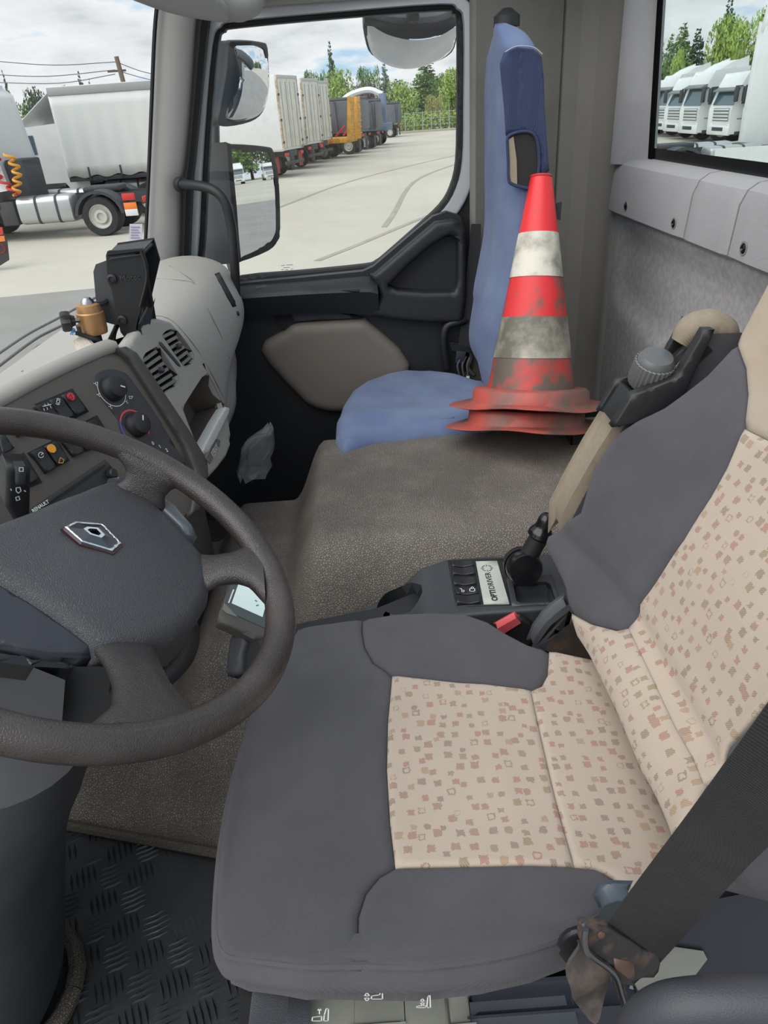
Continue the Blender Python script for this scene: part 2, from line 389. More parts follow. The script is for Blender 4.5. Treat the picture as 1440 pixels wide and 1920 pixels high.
# rear wall: felt panel below the ledge, with a wide shallow moulded recess
fw = Fr((XW, 0, 0), (0, 1, 0), (0, 0, 1))
if fw.n.x > 0: fw.n = -fw.n
def hwall(u, v):
    a = np.clip((2.09-u)/.10, 0, 1); a = a*a*(3-2*a); b = np.clip((2.30-v)/.05, 0, 1); c = np.clip((v-(1.98+.10*(u-1.2)))/.06, 0, 1)
    return -.018*a*b*c*(c*(3-2*c))
wr = struct(sheet('wall_rear', [(.2, 1.4), (2.125, 1.4), (2.125, 2.37), (.2, 2.37)], fw, RW, h=hwall, sp=.025, thick=.03))
# side wall behind the passenger door curving into the rear wall
prof = [(.300, 2.148), (.315, 2.14), (.40, 2.185), (.565, 2.262), (.569, 2.272), (.573, 2.262), (.615, 2.262), (.655, 2.24), (.684, 2.20), (.698, 2.15), (.70, 2.10)]
rings = [[(x, y, z) for x, y in prof] for z in np.linspace(1.42, 3.02, 30)]
wl = struct(loft('wall_right', rings, WALLD, closed=False, caps=False, angle=25))
sol = wl.modifiers.new('t', 'SOLIDIFY'); sol.thickness = .02; sol.offset = 1
tr = [[(.715, 2.128, z), (.690, 2.134, z), (.680, 2.124, z), (.688, 2.098, z), (.742, 2.016+(z-2.454)*.16, z), (.765, 2.022+(z-2.454)*.16, z), (.765, 2.128, z)] for z in np.linspace(2.43, 3.02, 14)]
struct(loft('trim_1', tr, WALLG, angle=60), 'pale vertical trim beside the rear window')
struct(box('trim_7', (XW+.02, 1.05, 3.02), (.06, 1.9, .1), WALLG, bevel=.01))
# window rubber, printed border and glass of rear window
gx = XW+.05
gl = [(0.5, 2.43), (2.03, 2.43), (2.06, 2.46), (2.115, 2.98), (.5, 2.98)]
fg = Fr((gx, 0, 0), (0, 1, 0), (0, 0, 1)); fg.n = Vector((-1, 0, 0))
def frit(name, scale, axis_lo, axis_hi):              # black ceramic border that thins out into dots
    m = bpy.data.materials.new(name); m.use_nodes = True; t = m.node_tree; b = t.nodes['Principled BSDF']; b.inputs['Base Color'].default_value = lin((12, 12, 13)); b.inputs['Roughness'].default_value = .3
    tcn = N(t, 'ShaderNodeTexCoord'); v = N(t, 'ShaderNodeTexVoronoi', Scale=scale); v.voronoi_dimensions = '2D'; v.inputs['Randomness'].default_value = 0
    t.links.new(tcn.outputs['UV'], v.inputs['Vector']); s = N(t, 'ShaderNodeSeparateXYZ'); t.links.new(tcn.outputs['UV'], s.inputs[0])
    mr = N(t, 'ShaderNodeMapRange'); mr.inputs[1].default_value = axis_lo; mr.inputs[2].default_value = axis_hi; mr.inputs[3].default_value = .62; mr.inputs[4].default_value = .12; t.links.new(s.outputs[1], mr.inputs[0])
    lt = N(t, 'ShaderNodeMath', operation='LESS_THAN'); t.links.new(v.outputs['Distance'], lt.inputs[0]); t.links.new(mr.outputs[0], lt.inputs[1])
    t.links.new(lt.outputs[0], b.inputs['Alpha']); return m
g2 = struct(sheet('window_2', gl, fg, glass('glass_rear', (.95, .99, .98)), thick=.005, sp=.2))
rub = [(0.5, 2.40), (2.05, 2.40), (2.085, 2.43), (2.135, 2.98), (2.112, 2.98), (2.06, 2.455), (2.03, 2.432), (.5, 2.432)]
sheet('rubber_seal', rub, fg, M('rear_rubber', (18, 18, 19), .95, spec=.05), g2, h=.012, thick=.03, sp=.05)
sheet('printed_band', [(.5, 2.428), (2.03, 2.428), (2.05, 2.445), (2.03, 2.470), (.5, 2.470)], fg, frit('frit', 210, 2.428, 2.470), g2, h=.004, thick=0, sp=.05)
uv_frame(g2.children[1], fg)
strip = sheet('printed_edge', [(2.020, 2.43), (1.985, 2.43), (1.992, 2.46), (2.078, 2.98), (2.104, 2.98)], fg, M('ceramic_black', (14, 14, 15), .95, spec=.05), g2, h=.0085, thick=.006, sp=.05)
# three ledge panels under the rear window
def ledge(name, y0, y1, label, screws, first):
    o = tag(bpy.data.objects.new(name, None), label, 'wall panel', 'ledge panels under the rear window'); COL.objects.link(o); o.location = (XW, (y0+y1)/2, 2.31); WM[o] = Vector(o.location)
    sec = [(XW+.05, 2.312), (XW-.012, 2.310), (XW-.02, 2.317), (XW-.013, 2.405), (XW-.002, 2.430), (XW+.02, 2.442), (XW+.06, 2.447)]
    n = 10; rings = []
    for i in range(n+1):
        t = i/n; y = y0+(y1-y0)*t; e = .004*max(0, 1-min(i, n-i))
        rings.append([(x+(e if x < XW else 0), y, z) for x, z in sec])
    loft('shell', rings, WALLG, o, angle=30)
    for sy in screws:
        z = 2.340
        lathe('screw', [(.009, 0), (.009, .004), (.006, .006), (.003, .003)], (XW-.016, sy, z), (-1, 0, 0), BLKG, o, n=12)
        lathe('screw_rim', [(.0125, 0), (.0125, .002), (.0095, .002), (.0095, 0)], (XW-.0175, sy, z), (-1, 0, 0), WALLD, o, n=14, caps=False)
    return o
ledge('ledge_panel', 1.600, 2.12, 'grey ledge panel under the rear window, the one with two screws nearest the corner', (1.97, 1.652), 1)
ledge('ledge_panel', 1.392, 1.594, 'narrow grey ledge panel without screws in the middle of the three under the rear window', (), 0)
ledge('ledge_panel', .55, 1.386, 'grey ledge panel with one screw, cut by the photo edge above the driver backrest', (1.328,), 0)

# passenger door
d1 = struct(bpy.data.objects.new('door_1', None)); COL.objects.link(d1); d1.location = (0, YD, 1.5); WM[d1] = Vector((0, YD, 1.5)); d1['label'] = 'passenger door with large window and black lower panel'
fd = LY(YD); fd2 = LY(YD+.03); fgp = LY(YD+.04)
win = [(380, 545), (383, 440), (392, 260), (407, 85), (420, 58), (445, 50), (640, 32), (828, 18), (850, 24), (859, 45), (859, 200), (857, 300), (846, 350), (825, 386), (780, 428), (730, 472), (705, 492), (680, 499), (560, 511), (450, 521)]
def off(poly, d):
    q = np.array(poly, float); tn = np.roll(q, -1, 0)-np.roll(q, 1, 0); nn = np.stack([tn[:, 1], -tn[:, 0]], 1); nn /= np.hypot(*nn.T)[:, None]
    if _inside(q, (q[:1]+nn[:1]*2))[0]: nn = -nn
    return [tuple(x) for x in q+nn*d]
winuv = fgp.poly(win)
gl1 = struct(sheet('window_1', winuv, fgp, glass('glass_door', (.985, .99, .985)), thick=.004, sp=.2, curve=3)); gl1['label'] = 'passenger door window glass'
fgm = LY(YD+.038); strokes('etched_mark', fgm, [fgm.poly([(a, b), (c, b-.6)]) for a, b, c in ((527, 498, 534), (537, 497, 549), (532, 502, 543), (528, 506, 532), (535, 506, 540), (545, 505, 549))], .0016, M('etch_grey', (120, 122, 122), .7), gl1, h=0)
sheet('window_seal', fd2.poly(off(win, 15)), fd2, RUB, d1, holes=[fd2.poly(off(win, -1))], curve=3, sp=.02, thick=.03, r=.006, round_holes=True)
sheet('door_frame', fd.poly(off(win, 36)), fd, SILV, d1, h=.0, holes=[fd.poly(off(win, 12))], curve=3, sp=.02, thick=.05, r=.008)
outer = [(330, 600), (330, 300), (350, 60), (372, 32), (440, 18), (640, 4), (800, -8), (870, -20), (905, 0), (912, 60), (908, 400), (905, 560), (890, 700)]
fd0 = LY(YD+.012)
sheet('door_seal', fd0.poly(outer), fd0, RUB, d1, holes=[fd0.poly(off(win, 30))], curve=2, sp=.03, thick=.02, r=.008)
# lower door panel: black, with a shelf under the window, a raised triangle behind it, pull recess and grey pocket
fdl = LY(YD-.03)
low = [(300, 560), (380, 545), (455, 531), (560, 521), (680, 509), (700, 500), (740, 466), (780, 432), (812, 406), (838, 397), (862, 404), (872, 430), (874, 480), (872, 620), (872, 760), (870, 900), (300, 1000)]
sheet('door_panel', fdl.poly(low), fdl, DOORB, d1, sp=.03, thick=.03)
rp_ = [(694, 517), (702, 515), (762, 463), (817, 417), (849, 412), (866, 418), (873, 432), (875, 500), (874, 560), (868, 606), (800, 606), (735, 600), (690, 592), (708, 572), (714, 556), (708, 536)]
rh_ = [(728, 538), (765, 500), (806, 464), (836, 446), (852, 444), (859, 458), (858, 530), (852, 548), (800, 549), (745, 545)]
fr_ = LY(YD-.075)
sheet('rear_panel', fr_.poly(rp_), fr_, DOORB, d1, sp=.012, thick=.045, r=.014, holes=[fr_.poly(rh_)], round_holes=True, prof=.9)
rg = []
for x0, yt, yf, yb in cr([(430, 533, 558, 600), (470, 529, 556, 597), (560, 522, 550, 588), (640, 515, 546, 588), (690, 511, 545, 592), (706, 514, 549, 590)], 3):
    b_ = P(x0, yt, Y=YD-.005); f_ = P(x0, yf, Y=YD-.095); l_ = P(x0, yb, Y=YD-.07)
    X_ = b_.x; rg.append([b_, Vector((X_, YD-.05, b_.z-.004)), Vector((X_, YD-.088, f_.z+.006)), Vector((X_, YD-.096, f_.z-.004)), Vector((X_, YD-.09, f_.z-.02)), Vector((X_, YD-.07, l_.z)), Vector((X_, YD-.01, l_.z-.01))])
loft('armrest_shelf', rg, DOORB, d1, angle=30)
fs = LY(YD-.06)
# window switch strip and slots on the shelf under the glass
fsh = plane3(P(470, 555, Y=2.060), P(690, 545, Y=2.055), P(560, 522, Y=2.147))
sw = sheet('window_switch', fsh.poly([(463, 536), (515, 534), (512, 546), (462, 549)]), fsh, DOORB, d1, h=.004, thick=.006, sp=.01)
sheet('rocker', fsh.poly([(480, 540), (503, 538), (500, 543), (479, 545)]), fsh, CHAR, sw, h=.008, thick=.006, sp=.008, r=.002)
sheet('slot', fsh.poly([(526, 538), (610, 536), (676, 541), (673, 548), (612, 545), (527, 545)]), fsh, BLKM, d1, h=.003, thick=.002, sp=.02)
# pull recess
fp = LY(YD-.042)
sheet('pull_recess', fp.poly([(515, 592), (530, 582), (575, 576), (620, 580), (665, 592), (676, 598), (600, 601), (560, 604), (535, 617), (524, 612)]), fp, BLKM, d1, h=-.001, thick=.012, sp=.02, curve=3)
sheet('pull_cup', fp.poly([(546, 582), (580, 577), (625, 582), (672, 597), (600, 600), (552, 604), (547, 595)]), fp, CHAR, d1, h=.004, thick=.01, sp=.01, curve=2, r=.006)
# grey-brown pocket
pk = [(489, 657), (534, 620), (552, 607), (600, 603), (680, 598), (690, 602), (768, 683), (730, 760), (640, 772), (610, 770), (585, 762), (560, 742)]
sheet('map_pocket', fp.poly(pk), fp, M('pocket_taupe', (112, 104, 96), .6, bump=(600, .2, 'noise')), d1, h=.018, thick=.04, sp=.012, curve=3, r=.03, prof=.8)
# black pillar loop and trims
tube('pull_loop', [P(838, 690, Y=2.1), P(832, 640, Y=2.09), P(838, 612, Y=2.09), P(860, 603, Y=2.09), P(875, 600, Y=2.1)], .012, BLK, d1)
struct(box('trim_6', (.53, 2.325, 2.0), (.42, .02, 2.1), M('cab_white', (205, 206, 206), .3), bevel=.005), 'white outer skin of the cab behind the passenger door'); struct(box('trim_6', (-.10, 2.235, 1.55), (.80, .02, 1.1), M('cab_white'), bevel=.005), 'white outer skin of the passenger door')
# A-pillar trim between windscreen and door
def pill(y, l, r_):
    return l, r_
rows = [(-30, 300, 402), (30, 290, 378), (130, 284, 368), (230, 279, 360), (320, 276, 350), (345, 276, 342), (400, 274, 341), (480, 271, 340), (560, 268, 336)]
rg = []
for py, l, r_ in cr(rows, 3):
    a = P(l, py, Y=2.10); b = P(r_, py, Y=2.14); mid = (a+b)/2 + Vector((.0, -.028, .0)); q = (b-a)
    rg.append([a, a+q*.12+Vector((0, -.012, 0)), a+q*.35+Vector((0, -.026, 0)), a+q*.62+Vector((.0, -.028, 0)), a+q*.85+Vector((0, -.018, 0)), b, b+Vector((-.01, .05, 0)), a+Vector((-.01, .06, 0))])
struct(loft('trim_2', rg, PILL, angle=45), 'pale grey pillar between windscreen and passenger door')
rows = [(-20, 374, 398), (60, 366, 388), (160, 360, 378), (300, 349, 364), (340, 343, 360), (480, 339, 354), (560, 336, 352)]
rg = []
for py, l, r_ in cr(rows, 3):
    a = P(l, py, Y=2.115); b = P(r_, py, Y=2.115); rg.append([a, (a+b)/2+Vector((0, -.012, 0)), b, b+Vector((0, .03, 0)), a+Vector((0, .03, 0))])
struct(loft('trim_3', rg, RUB, angle=60), 'black door seal beside the pillar')
# windscreen with its black edge line
wp = [(-.86, .2), (-.86, .9), (-.845, 1.3), (-.82, 1.65), (-.77, 1.9), (-.70, 2.03), (-.62, 2.10), (-.55, 2.135)]
wp = cr(wp, 4)
zs_ = np.linspace(2.12, 3.0, 12)
wrg = [[(x+(z-2.12)*.2, y, z) for x, y in wp] for z in zs_]
ws = struct(loft('window_3', wrg, glass('glass_windscreen', (.985, .99, .985)), closed=False, caps=False)); ws['label'] = 'windscreen glass'
eg = [P(a, b, Y=2.075) for a, b in ((299, -30), (290, 60), (284, 200), (279, 320), (273, 450), (266, 560))]
tube('edge_line', eg, .0055, RUB, ws, n=6)
# header: grey roof lining edge above the door, sun visor, roof
struct(box('ceiling', (-.12, 2.06, 3.03), (1.75, .3, .05), PILL, bevel=.01))
hd = [(380, -40), (440, 16), (470, 12), (640, 0), (800, -14), (880, -26), (880, -70), (380, -90)]
fh = LY(YD-.03)
struct(sheet('trim_4', fh.poly(hd), fh, PILL, sp=.03, thick=.06, r=.012), 'grey header strip above the passenger door')
fgp2 = LY(YD-.065)
strp = sheet('trim_5', fgp2.poly([(470, -2), (560, -8), (620, -20), (470, -20)]), fgp2, BLKM, sp=.03, thick=.02); struct(strp, 'black strip in the header')
vz = thing('sun_visor', 'pale grey sun visor folded along the top of the windscreen', 'sun visor', P(340, 20, Y=1.85))
fv = plane3(P(250, 0, Y=1.55), P(430, 40, Y=1.95), P(380, -30, Y=1.75))
sheet('flap', fv.poly([(232, -6), (290, 20), (350, 37), (420, 47), (438, 46), (445, 38), (436, 18), (408, -8), (380, -40), (300, -60), (225, -40)]), fv, PILL, vz, sp=.02, thick=.03, curve=2, r=.012)
tube('fold', [P(400, -14, Y=1.9), P(430, 12, Y=1.95), P(452, 14, Y=2.0), P(474, 4, Y=2.05), P(482, -20, Y=2.1)], [.02, .026, .028, .026, .02], PILL, vz)
# grab handle on the pillar
gh = thing('grab_handle', 'black tubular grab handle bent down beside the windscreen pillar', 'grab handle', P(345, 345, Y=2.08))
tube('bar', [P(338, 346, Y=2.08), P(370, 348, Y=2.03), P(400, 356, Y=2.0), P(421, 377, Y=1.99), P(433, 420, Y=1.99), P(439, 480, Y=1.99), P(443, 560, Y=2.0)], .0125, BLK, gh, n=14)
lathe('mount_collar', [(.019, 0), (.019, .012), (.014, .016)], P(337, 346, Y=2.085), Vector((.6, -.8, 0)), BLK, gh, n=16)

# ------------------------------------------------------------ floor covering over the engine tunnel and the ribbed mat
def ztun(x, y):
    ss = lambda t: np.clip(t, 0, 1)**2*(3-2*np.clip(t, 0, 1))
    top = 1.60 + .115*ss((x+.46)/.10) + .165*ss((x+.235)/.10) + .012*ss((x-.1)/.4)         # forward shelf, then the raised cover
    yn0 = .90 + .05*ss((x+.2)/.2); yn1 = 1.10 + .09*ss((x+.30)/.12)
    near = ss((y-yn0)/(yn1-yn0)); near = near**.75
    far = 1-ss((y-1.66)/.07)
    fl = ZF+.015
    z = fl + (top-fl)*near*far
    return z
xs = np.linspace(-.86, .69, 130); ys = np.linspace(.62, 1.76, 110); V_ = []; F_ = []
for i, x in enumerate(xs):
    for j, y in enumerate(ys): V_.append((x, y, float(ztun(x, y))))
for i in range(len(xs)-1):
    for j in range(len(ys)-1):
        a = i*len(ys)+j; c = (xs[i]+xs[i+1])/2; d = (ys[j]+ys[j+1])/2
        F_.append((a, a+1, a+len(ys)+1, a+len(ys)))
# the mat edge: covering starts behind a slanted line
def edge_y(x): return .835-.27*(x+.38)
F_ = [q for q in F_ if V_[q[0]][1] > edge_y(V_[q[0]][0]) and not (V_[q[0]][0] > -.12 and V_[q[0]][1] < .93)]
eng = tag(obj('engine_cover', V_, F_, ENG, angle=60), 'wide brown-grey grained vinyl engine cover between the two seats', 'engine cover')
pts = [(x, edge_y(x)+.004, ZF+.02) for x in np.linspace(-.86, -.25, 14)]
tube('hem', pts, .010, M('hem_vinyl', (84, 77, 69), .7, bump=(300, .8, 'leather')), eng, sm=1, n=8)
mat_ = thing('floor_mat', 'black rubber floor mat with raised tread bars beside the driver seat', 'mat', (-.45, .6, ZF))
sheet('mat_base', [(-.95, .25), (-.05, .25), (-.05, .95), (-.95, .98)], HZ(ZF), M('mat_rubber', (40, 41, 43), .5, bump=(120, .3, 'noise'), var=(7, .45, .7), col2=(50, 51, 52)), mat_, h=.006, sp=.1, thick=.01)
ms = []
for i in range(18):
    for j in range(17):
        cx, cy = -.90+i*.052, .28+j*.048
        if (cx > -.08 or cy > edge_y(cx)+.03): continue
        worn = math.exp(-((cx+.36)**2+(cy-.80)**2)/.012)
        if worn > .55: continue
        ang = math.radians(24 + (90 if (i+j) % 2 else 0)); d = Vector((math.cos(ang), math.sin(ang), 0)); q = Vector((-d.y, d.x, 0))
        for k in range(-2, 3):
            c = Vector((cx, cy, ZF+.006)) + q*(k*.0098); L = .0245*(1-.12*abs(k)); hgt = .0036*(1-worn*1.5)
            ms.append(([c-d*L, c+q*.0031, c+d*L, c-q*.0031, c-d*L*.6+Vector((0, 0, hgt)), c+d*L*.6+Vector((0, 0, hgt))], [(0, 3, 5, 4), (4, 5, 2, 1), (0, 4, 1), (3, 2, 5)]))
tb = join('tread', ms, M('mat_tread', (50, 51, 53), .4), mat_, angle=80); tb['kind'] = 'stuff'
# ------------------------------------------------------------ driver seat
seat = thing('driver_chair', 'large driver seat with patterned beige centre and dark grey bolsters beside the steering wheel', 'seat', (.05, .63, ZF))
fc = HZ(1.90)
def hc(u, v):                                         # cushion: dished middle, raised side bolsters, front roll
    t = (v-.635)/.26
    b = .030*np.clip(np.abs(t), 0, 1.1)**3.0
    fr_ = -.034*np.clip((-.07-u)/.13, 0, 1)**2
    bk = -.018*np.clip((u-.12)/.18, 0, 1)
    return b + fr_ + bk
hl = lambda d, w=.009, k=.006: 0
CUSH = lambda pts: fc.poly(pts, h=hc)
ins = [(735, 1263), (860, 1277), (995, 1290), (1012, 1370), (1040, 1490), (1077, 1621), (900, 1620), (741, 1623), (731, 1540), (725, 1440), (727, 1350)]
rear = [(995, 1290), (1015, 1283), (1027, 1262), (1030, 1216), (1124, 1236), (1168, 1328), (1220, 1446), (1282, 1586), (1250, 1660), (1182, 1720), (1172, 1665), (1150, 1640), (1115, 1624), (1077, 1621), (1040, 1490), (1012, 1370)]
farb = [(735, 1263), (700, 1240), (683, 1210), (678, 1180), (679, 1157), (740, 1147), (810, 1144), (870, 1147), (915, 1162), (950, 1184), (990, 1205), (1030, 1217), (1030, 1240), (1027, 1264), (1014, 1284), (995, 1290), (860, 1277)]
nearb = [(741, 1623), (710, 1641), (685, 1672), (671, 1715), (670, 1760), (676, 1812), (780, 1813), (900, 1800), (1000, 1778), (1070, 1752), (1130, 1712), (1172, 1690), (1168, 1660), (1148, 1639), (1115, 1625), (1077, 1621), (900, 1620)]
front = [(679, 1157), (678, 1180), (683, 1210), (700, 1240), (735, 1263), (727, 1350), (725, 1440), (731, 1540), (741, 1623), (710, 1641), (685, 1672), (671, 1715), (670, 1760), (676, 1812), (560, 1812), (450, 1798), (415, 1785), (402, 1740), (404, 1660), (414, 1560), (438, 1440), (468, 1340), (505, 1260), (560, 1175), (620, 1165)]
for nm, pl, mt, rr, cv in (('cushion_insert', ins, PATT, .007, 0), ('rear_insert', rear, PATT, .009, 0), ('inner_bolster', farb, FABD, .012, 0), ('outer_bolster', nearb, FABD, .010, 0), ('front_panel', front, FABD, .010, 0)):
    o = sheet(nm, CUSH(pl), fc, mt, seat, h=hc, sp=.009, thick=.05, r=rr, prof=.75, angle=70)
    if mt is PATT: uv_frame(o, fc)
    if mt is PATT: o['label'] = 'beige patterned cloth'
# boxing band below the cushion rim (visible along the door side)
path = [(1172, 1690), (1130, 1712), (1070, 1752), (1000, 1778), (900, 1800), (780, 1813), (676, 1812), (560, 1812), (450, 1798), (415, 1785), (402, 1740), (404, 1660), (414, 1560), (438, 1440), (468, 1340), (505, 1260), (560, 1175)]
cpt = [(*fc.px(*p), 0) for p in path]; cpt = [(u, v) for u, v, _ in cpt]
cp = np.array(cr(CUSH(path), 4)); cen_ = np.array([.05, .63]); rgs = []
for u, v in cp:
    d = cen_-np.array([u, v]); d /= np.hypot(*d); z = 1.90 + float(hc(np.array([u]), np.array([v]))[0])
    ring = []
    for k, (o_, dz) in enumerate(((.012, -.003), (-.001, -.009), (-.007, -.020), (-.006, -.032), (.004, -.044), (.03, -.05), (.04, -.015))):
        q = np.array([u, v]) + d*o_; ring.append((q[0], q[1], z+dz))
    rgs.append(ring)
loft('boxing', rgs, FABD, seat, angle=70)
tube('piping', [(u+(cen_[0]-u)*.012, v+(cen_[1]-v)*.012, 1.90+float(hc(np.array([u]), np.array([v]))[0])-.006) for u, v in cp], .0035, FABD, seat, sm=1, n=6)
# seat stand below
box('seat_stand', (.06, .64, 1.62), (.36, .38, .4), BLK, seat, bevel=.03)
box('seat_pan', (.05, .64, 1.81), (.42, .44, .07), CHAR, seat, bevel=.02)

# backrest
ob = Vector((.285, 0, 1.905)); ev = Vector((.438, 0, .899)); fb = Fr(ob, (0, 1, 0), ev)
if fb.n.x > 0: fb.n = -fb.n
def hb(u, v):
    t = np.abs(u-.635)/.25
    s = .055*np.clip((t-.45)/.6, 0, 1.15)**1.6*np.clip((.50-v)/.2, .25, 1)*np.clip((v+.05)/.12, .2, 1)
    lum = .030*np.exp(-((v-.035)/.05)**2) - .010*np.exp(-((v-.095)/.012)**2)
    return s + lum + .012*np.exp(-((v-.22)/.09)**2)
BK = lambda pts: fb.poly(pts, h=hb)
lumb = [(1064, 1148), (1100, 1168), (1150, 1181), (1175, 1176), (1210, 1250), (1260, 1360), (1312, 1470), (1285, 1530), (1268, 1598), (1262, 1594), (1200, 1450), (1150, 1330), (1106, 1238), (1080, 1195)]
insb = [(1390, 802), (1360, 875), (1330, 930), (1280, 1010), (1240, 1070), (1195, 1142), (1175, 1176), (1210, 1250), (1260, 1360), (1312, 1470), (1360, 1395), (1440, 1308), (1520, 1230), (1560, 1100), (1560, 870), (1450, 832)]
plain = [(1375, 640), (1393, 690), (1397, 740), (1390, 802), (1450, 832), (1560, 870), (1640, 700), (1640, 350), (1560, 330), (1480, 440), (1430, 540)]
fbol = [(1375, 640), (1393, 690), (1397, 745), (1390, 802), (1360, 875), (1330, 930), (1280, 1010), (1240, 1070), (1195, 1142), (1175, 1176), (1150, 1181), (1100, 1168), (1064, 1148), (1052, 1100), (1053, 1050), (1062, 1010), (1090, 960), (1140, 890), (1200, 828), (1260, 770), (1320, 700)]
nbol = [(1440, 1308), (1360, 1395), (1312, 1470), (1285, 1530), (1268, 1598), (1290, 1640), (1340, 1665), (1440, 1672), (1560, 1600), (1600, 1400), (1520, 1230)]
for nm, pl, mt, rr in (('lumbar_insert', lumb, PATT, .010), ('back_insert', insb, PATT, .007), ('head_section', plain, FABP, .010), ('back_bolster', fbol, FABD, .016), ('back_bolster', nbol, FABD, .016)):
    o = sheet(nm, BK(pl), fb, mt, seat, h=hb, sp=.009, thick=.06, r=rr, prof=.75, angle=70)
    if mt is PATT: uv_frame(o, fb); o['label'] = 'beige patterned cloth'
sheet('back_shell', [(.40, .0), (.90, .0), (.88, .45), (.75, .75), (.45, .75), (.38, .4)], fb, CHAR, seat, h=-.055, sp=.05, thick=.03, curve=2, r=.02)
# folded-up armrest with its adjusting knob
arm = thing('folded_armrest', 'folded-up beige and dark cloth armrest with black knob tray beside the backrest', 'armrest', P(1075, 980, Y=.95))
pb = [(1058, 1012), (1060, 978), (1086, 928), (1126, 858), (1163, 800), (1250, 722), (1318, 646), (1380, 646), (1385, 670), (1300, 760), (1180, 880), (1100, 970)]
prism('front_cover', [P(a, b, Y=.936) for a, b in pb], (0, .064, 0), M('arm_cloth', (144, 132, 115), .95, bump=(430, .4, 'weave'), var=(90, .45, .75), col2=(134, 121, 104)), arm, bevel=.016, seg=3)
pa = [(1072, 1012), (1074, 985), (1100, 935), (1140, 865), (1174, 806), (1252, 728), (1330, 634), (1384, 632), (1392, 660), (1320, 760), (1200, 880), (1110, 970), (1085, 1020)]
prism('side_cover', [P(a, b, Y=.93) for a, b in pa], (0, .03, 0), FABD, arm, bevel=.006, seg=3)
hp = [P(a, b, Y=.93) for a, b in ((1292, 655), (1312, 630), (1345, 622), (1374, 634), (1386, 662))]
loft('top_pad', tube_rings([p+Vector((0, .03, 0)) for p in hp], [.014, .021, .023, .021, .014], 12), M('arm_pad', (146, 134, 116), .95, bump=(300, .5, 'weave'), var=(90, .45, .75), col2=(136, 122, 104)), arm)
YA = .913
tray = [(1148, 803), (1186, 742), (1271, 708), (1322, 619), (1342, 619), (1282, 745), (1235, 788)]
fYA = LY(YA); sheet('tray_side', fYA.poly(tray), fYA, BLK, arm, sp=.01, thick=.014, r=.003)
fYB = LY(YA+.062); sheet('tray_side', [(u-.002, v) for u, v in fYA.poly(tray)], fYB, BLK, arm, sp=.01, thick=.008, r=.002)
qa, qb = P(1148, 803, Y=YA), P(1186, 742, Y=YA)
qa, qb = qa+Vector((.004, .012, .002)), qb+Vector((.004, .012, -.002))
prism('tray_front', [qa, qb, qb+Vector((.01, 0, -.004)), qa+Vector((.01, 0, -.004))], (0, .052, 0), BLK, arm, bevel=.002)
qc, qd = P(1186, 770, Y=YA), P(1328, 644, Y=YA)
qc, qd = qc+Vector((.006, .016, -.006)), qd+Vector((.006, .016, -.006))
prism('tray_floor', [qc, qd, qd+Vector((.01, 0, -.01)), qc+Vector((.01, 0, -.01))], (0, .044, 0), BLKM, arm, bevel=0)
kc = P(1214, 716, Y=.96); kax = (P(1232, 672, Y=.945)-kc).normalized()
lathe('adjuster_knob', [(.0, -.002), (.027, -.002), (.029, .002), (.0285, .036), (.027, .037)], kc, kax, M('knob_grey', (98, 99, 97), .45), arm, n=56, ribs=.05, caps=False, angle=25)
lathe('knob_cap', [(.026, .034), (.0255, .040), (.021, .046), (.008, .049), (.0, .049)], kc, kax, M('knob_cap_grey', (88, 90, 90), .35), arm, n=28)
lathe('knob_stem', [(.006, -.02), (.006, .0)], kc, kax, STEEL, arm, n=10)
# recliner cover and buckle on the inner side
fq = LY(.90)
rc = [(993, 1196), (1003, 1172), (1020, 1148), (1040, 1130), (1056, 1118), (1062, 1140), (1045, 1152), (1022, 1172), (1008, 1198)]
prism('recliner_cover', [P(a, b, Y=.915) for a, b in rc], (0, -.03, 0), M('cover_grey', (84, 86, 90), .45), seat, bevel=.005)
prism('recliner_boot', [P(a, b, Y=.90) for a, b in ((1008, 1198), (1030, 1165), (1062, 1140), (1090, 1180), (1110, 1240), (1060, 1225))], (0, -.015, 0), M('boot_dusty', (56, 53, 52), .7, var=(18, .4, .65), col2=(96, 80, 66)), seat, bevel=.004)
bk = prism('buckle_body', [P(a, b, Y=.925) for a, b in ((944, 1188), (978, 1167), (1000, 1182), (985, 1215), (960, 1215))], (0, .022, 0), BLK, seat, bevel=.003)
tag_ = prism('release_button', [P(a, b, Y=.921) for a, b in ((932, 1181), (968, 1161), (974, 1168), (942, 1188))], (0, .018, 0), M('red_button', (200, 84, 86), .4), seat, bevel=.002); tag_['label'] = 'red buckle release button'
# seat adjusters under the cushion rim
adj = thing('seat_adjuster_panel', 'row of grey-green seat adjuster switches in dark plastic under the cushion', 'switch panel', (.0, .38, 1.75))
def slab(nm, pts, y, dy, mt, bev=.004, par=adj, zm=1.818):
    if zm < 3: y -= .027
    q = [P(a, b, Y=y) for a, b in pts]
    return prism(nm, [Vector((p.x, p.y, min(p.z, zm+.0004*(i % 3)))) for i, p in enumerate(q)], (0, dy, 0), mt, par, bevel=bev)
slab('end_cover', [(420, 1826), (424, 1850), (440, 1885), (470, 1906), (552, 1912), (552, 1850), (480, 1835)], .366, .05, CHAR, .008, zm=1.835)
slab('backing', [(440, 1840), (1180, 1840), (1180, 1990), (440, 1990)], .42, .02, BLKM, 0)
def key(nm, x0, x1, y0, y1, y, sym):
    k = slab(nm, [(x0, y0), (x1, y0), (x1, y1), (x0, y1)], y, .04, GREEN, .005)
    fr = LY(y-.0276)
    if sym: strokes('symbol', fr, [fr.poly(L) for L in sym], .0011, WHITEP, k)
    return k
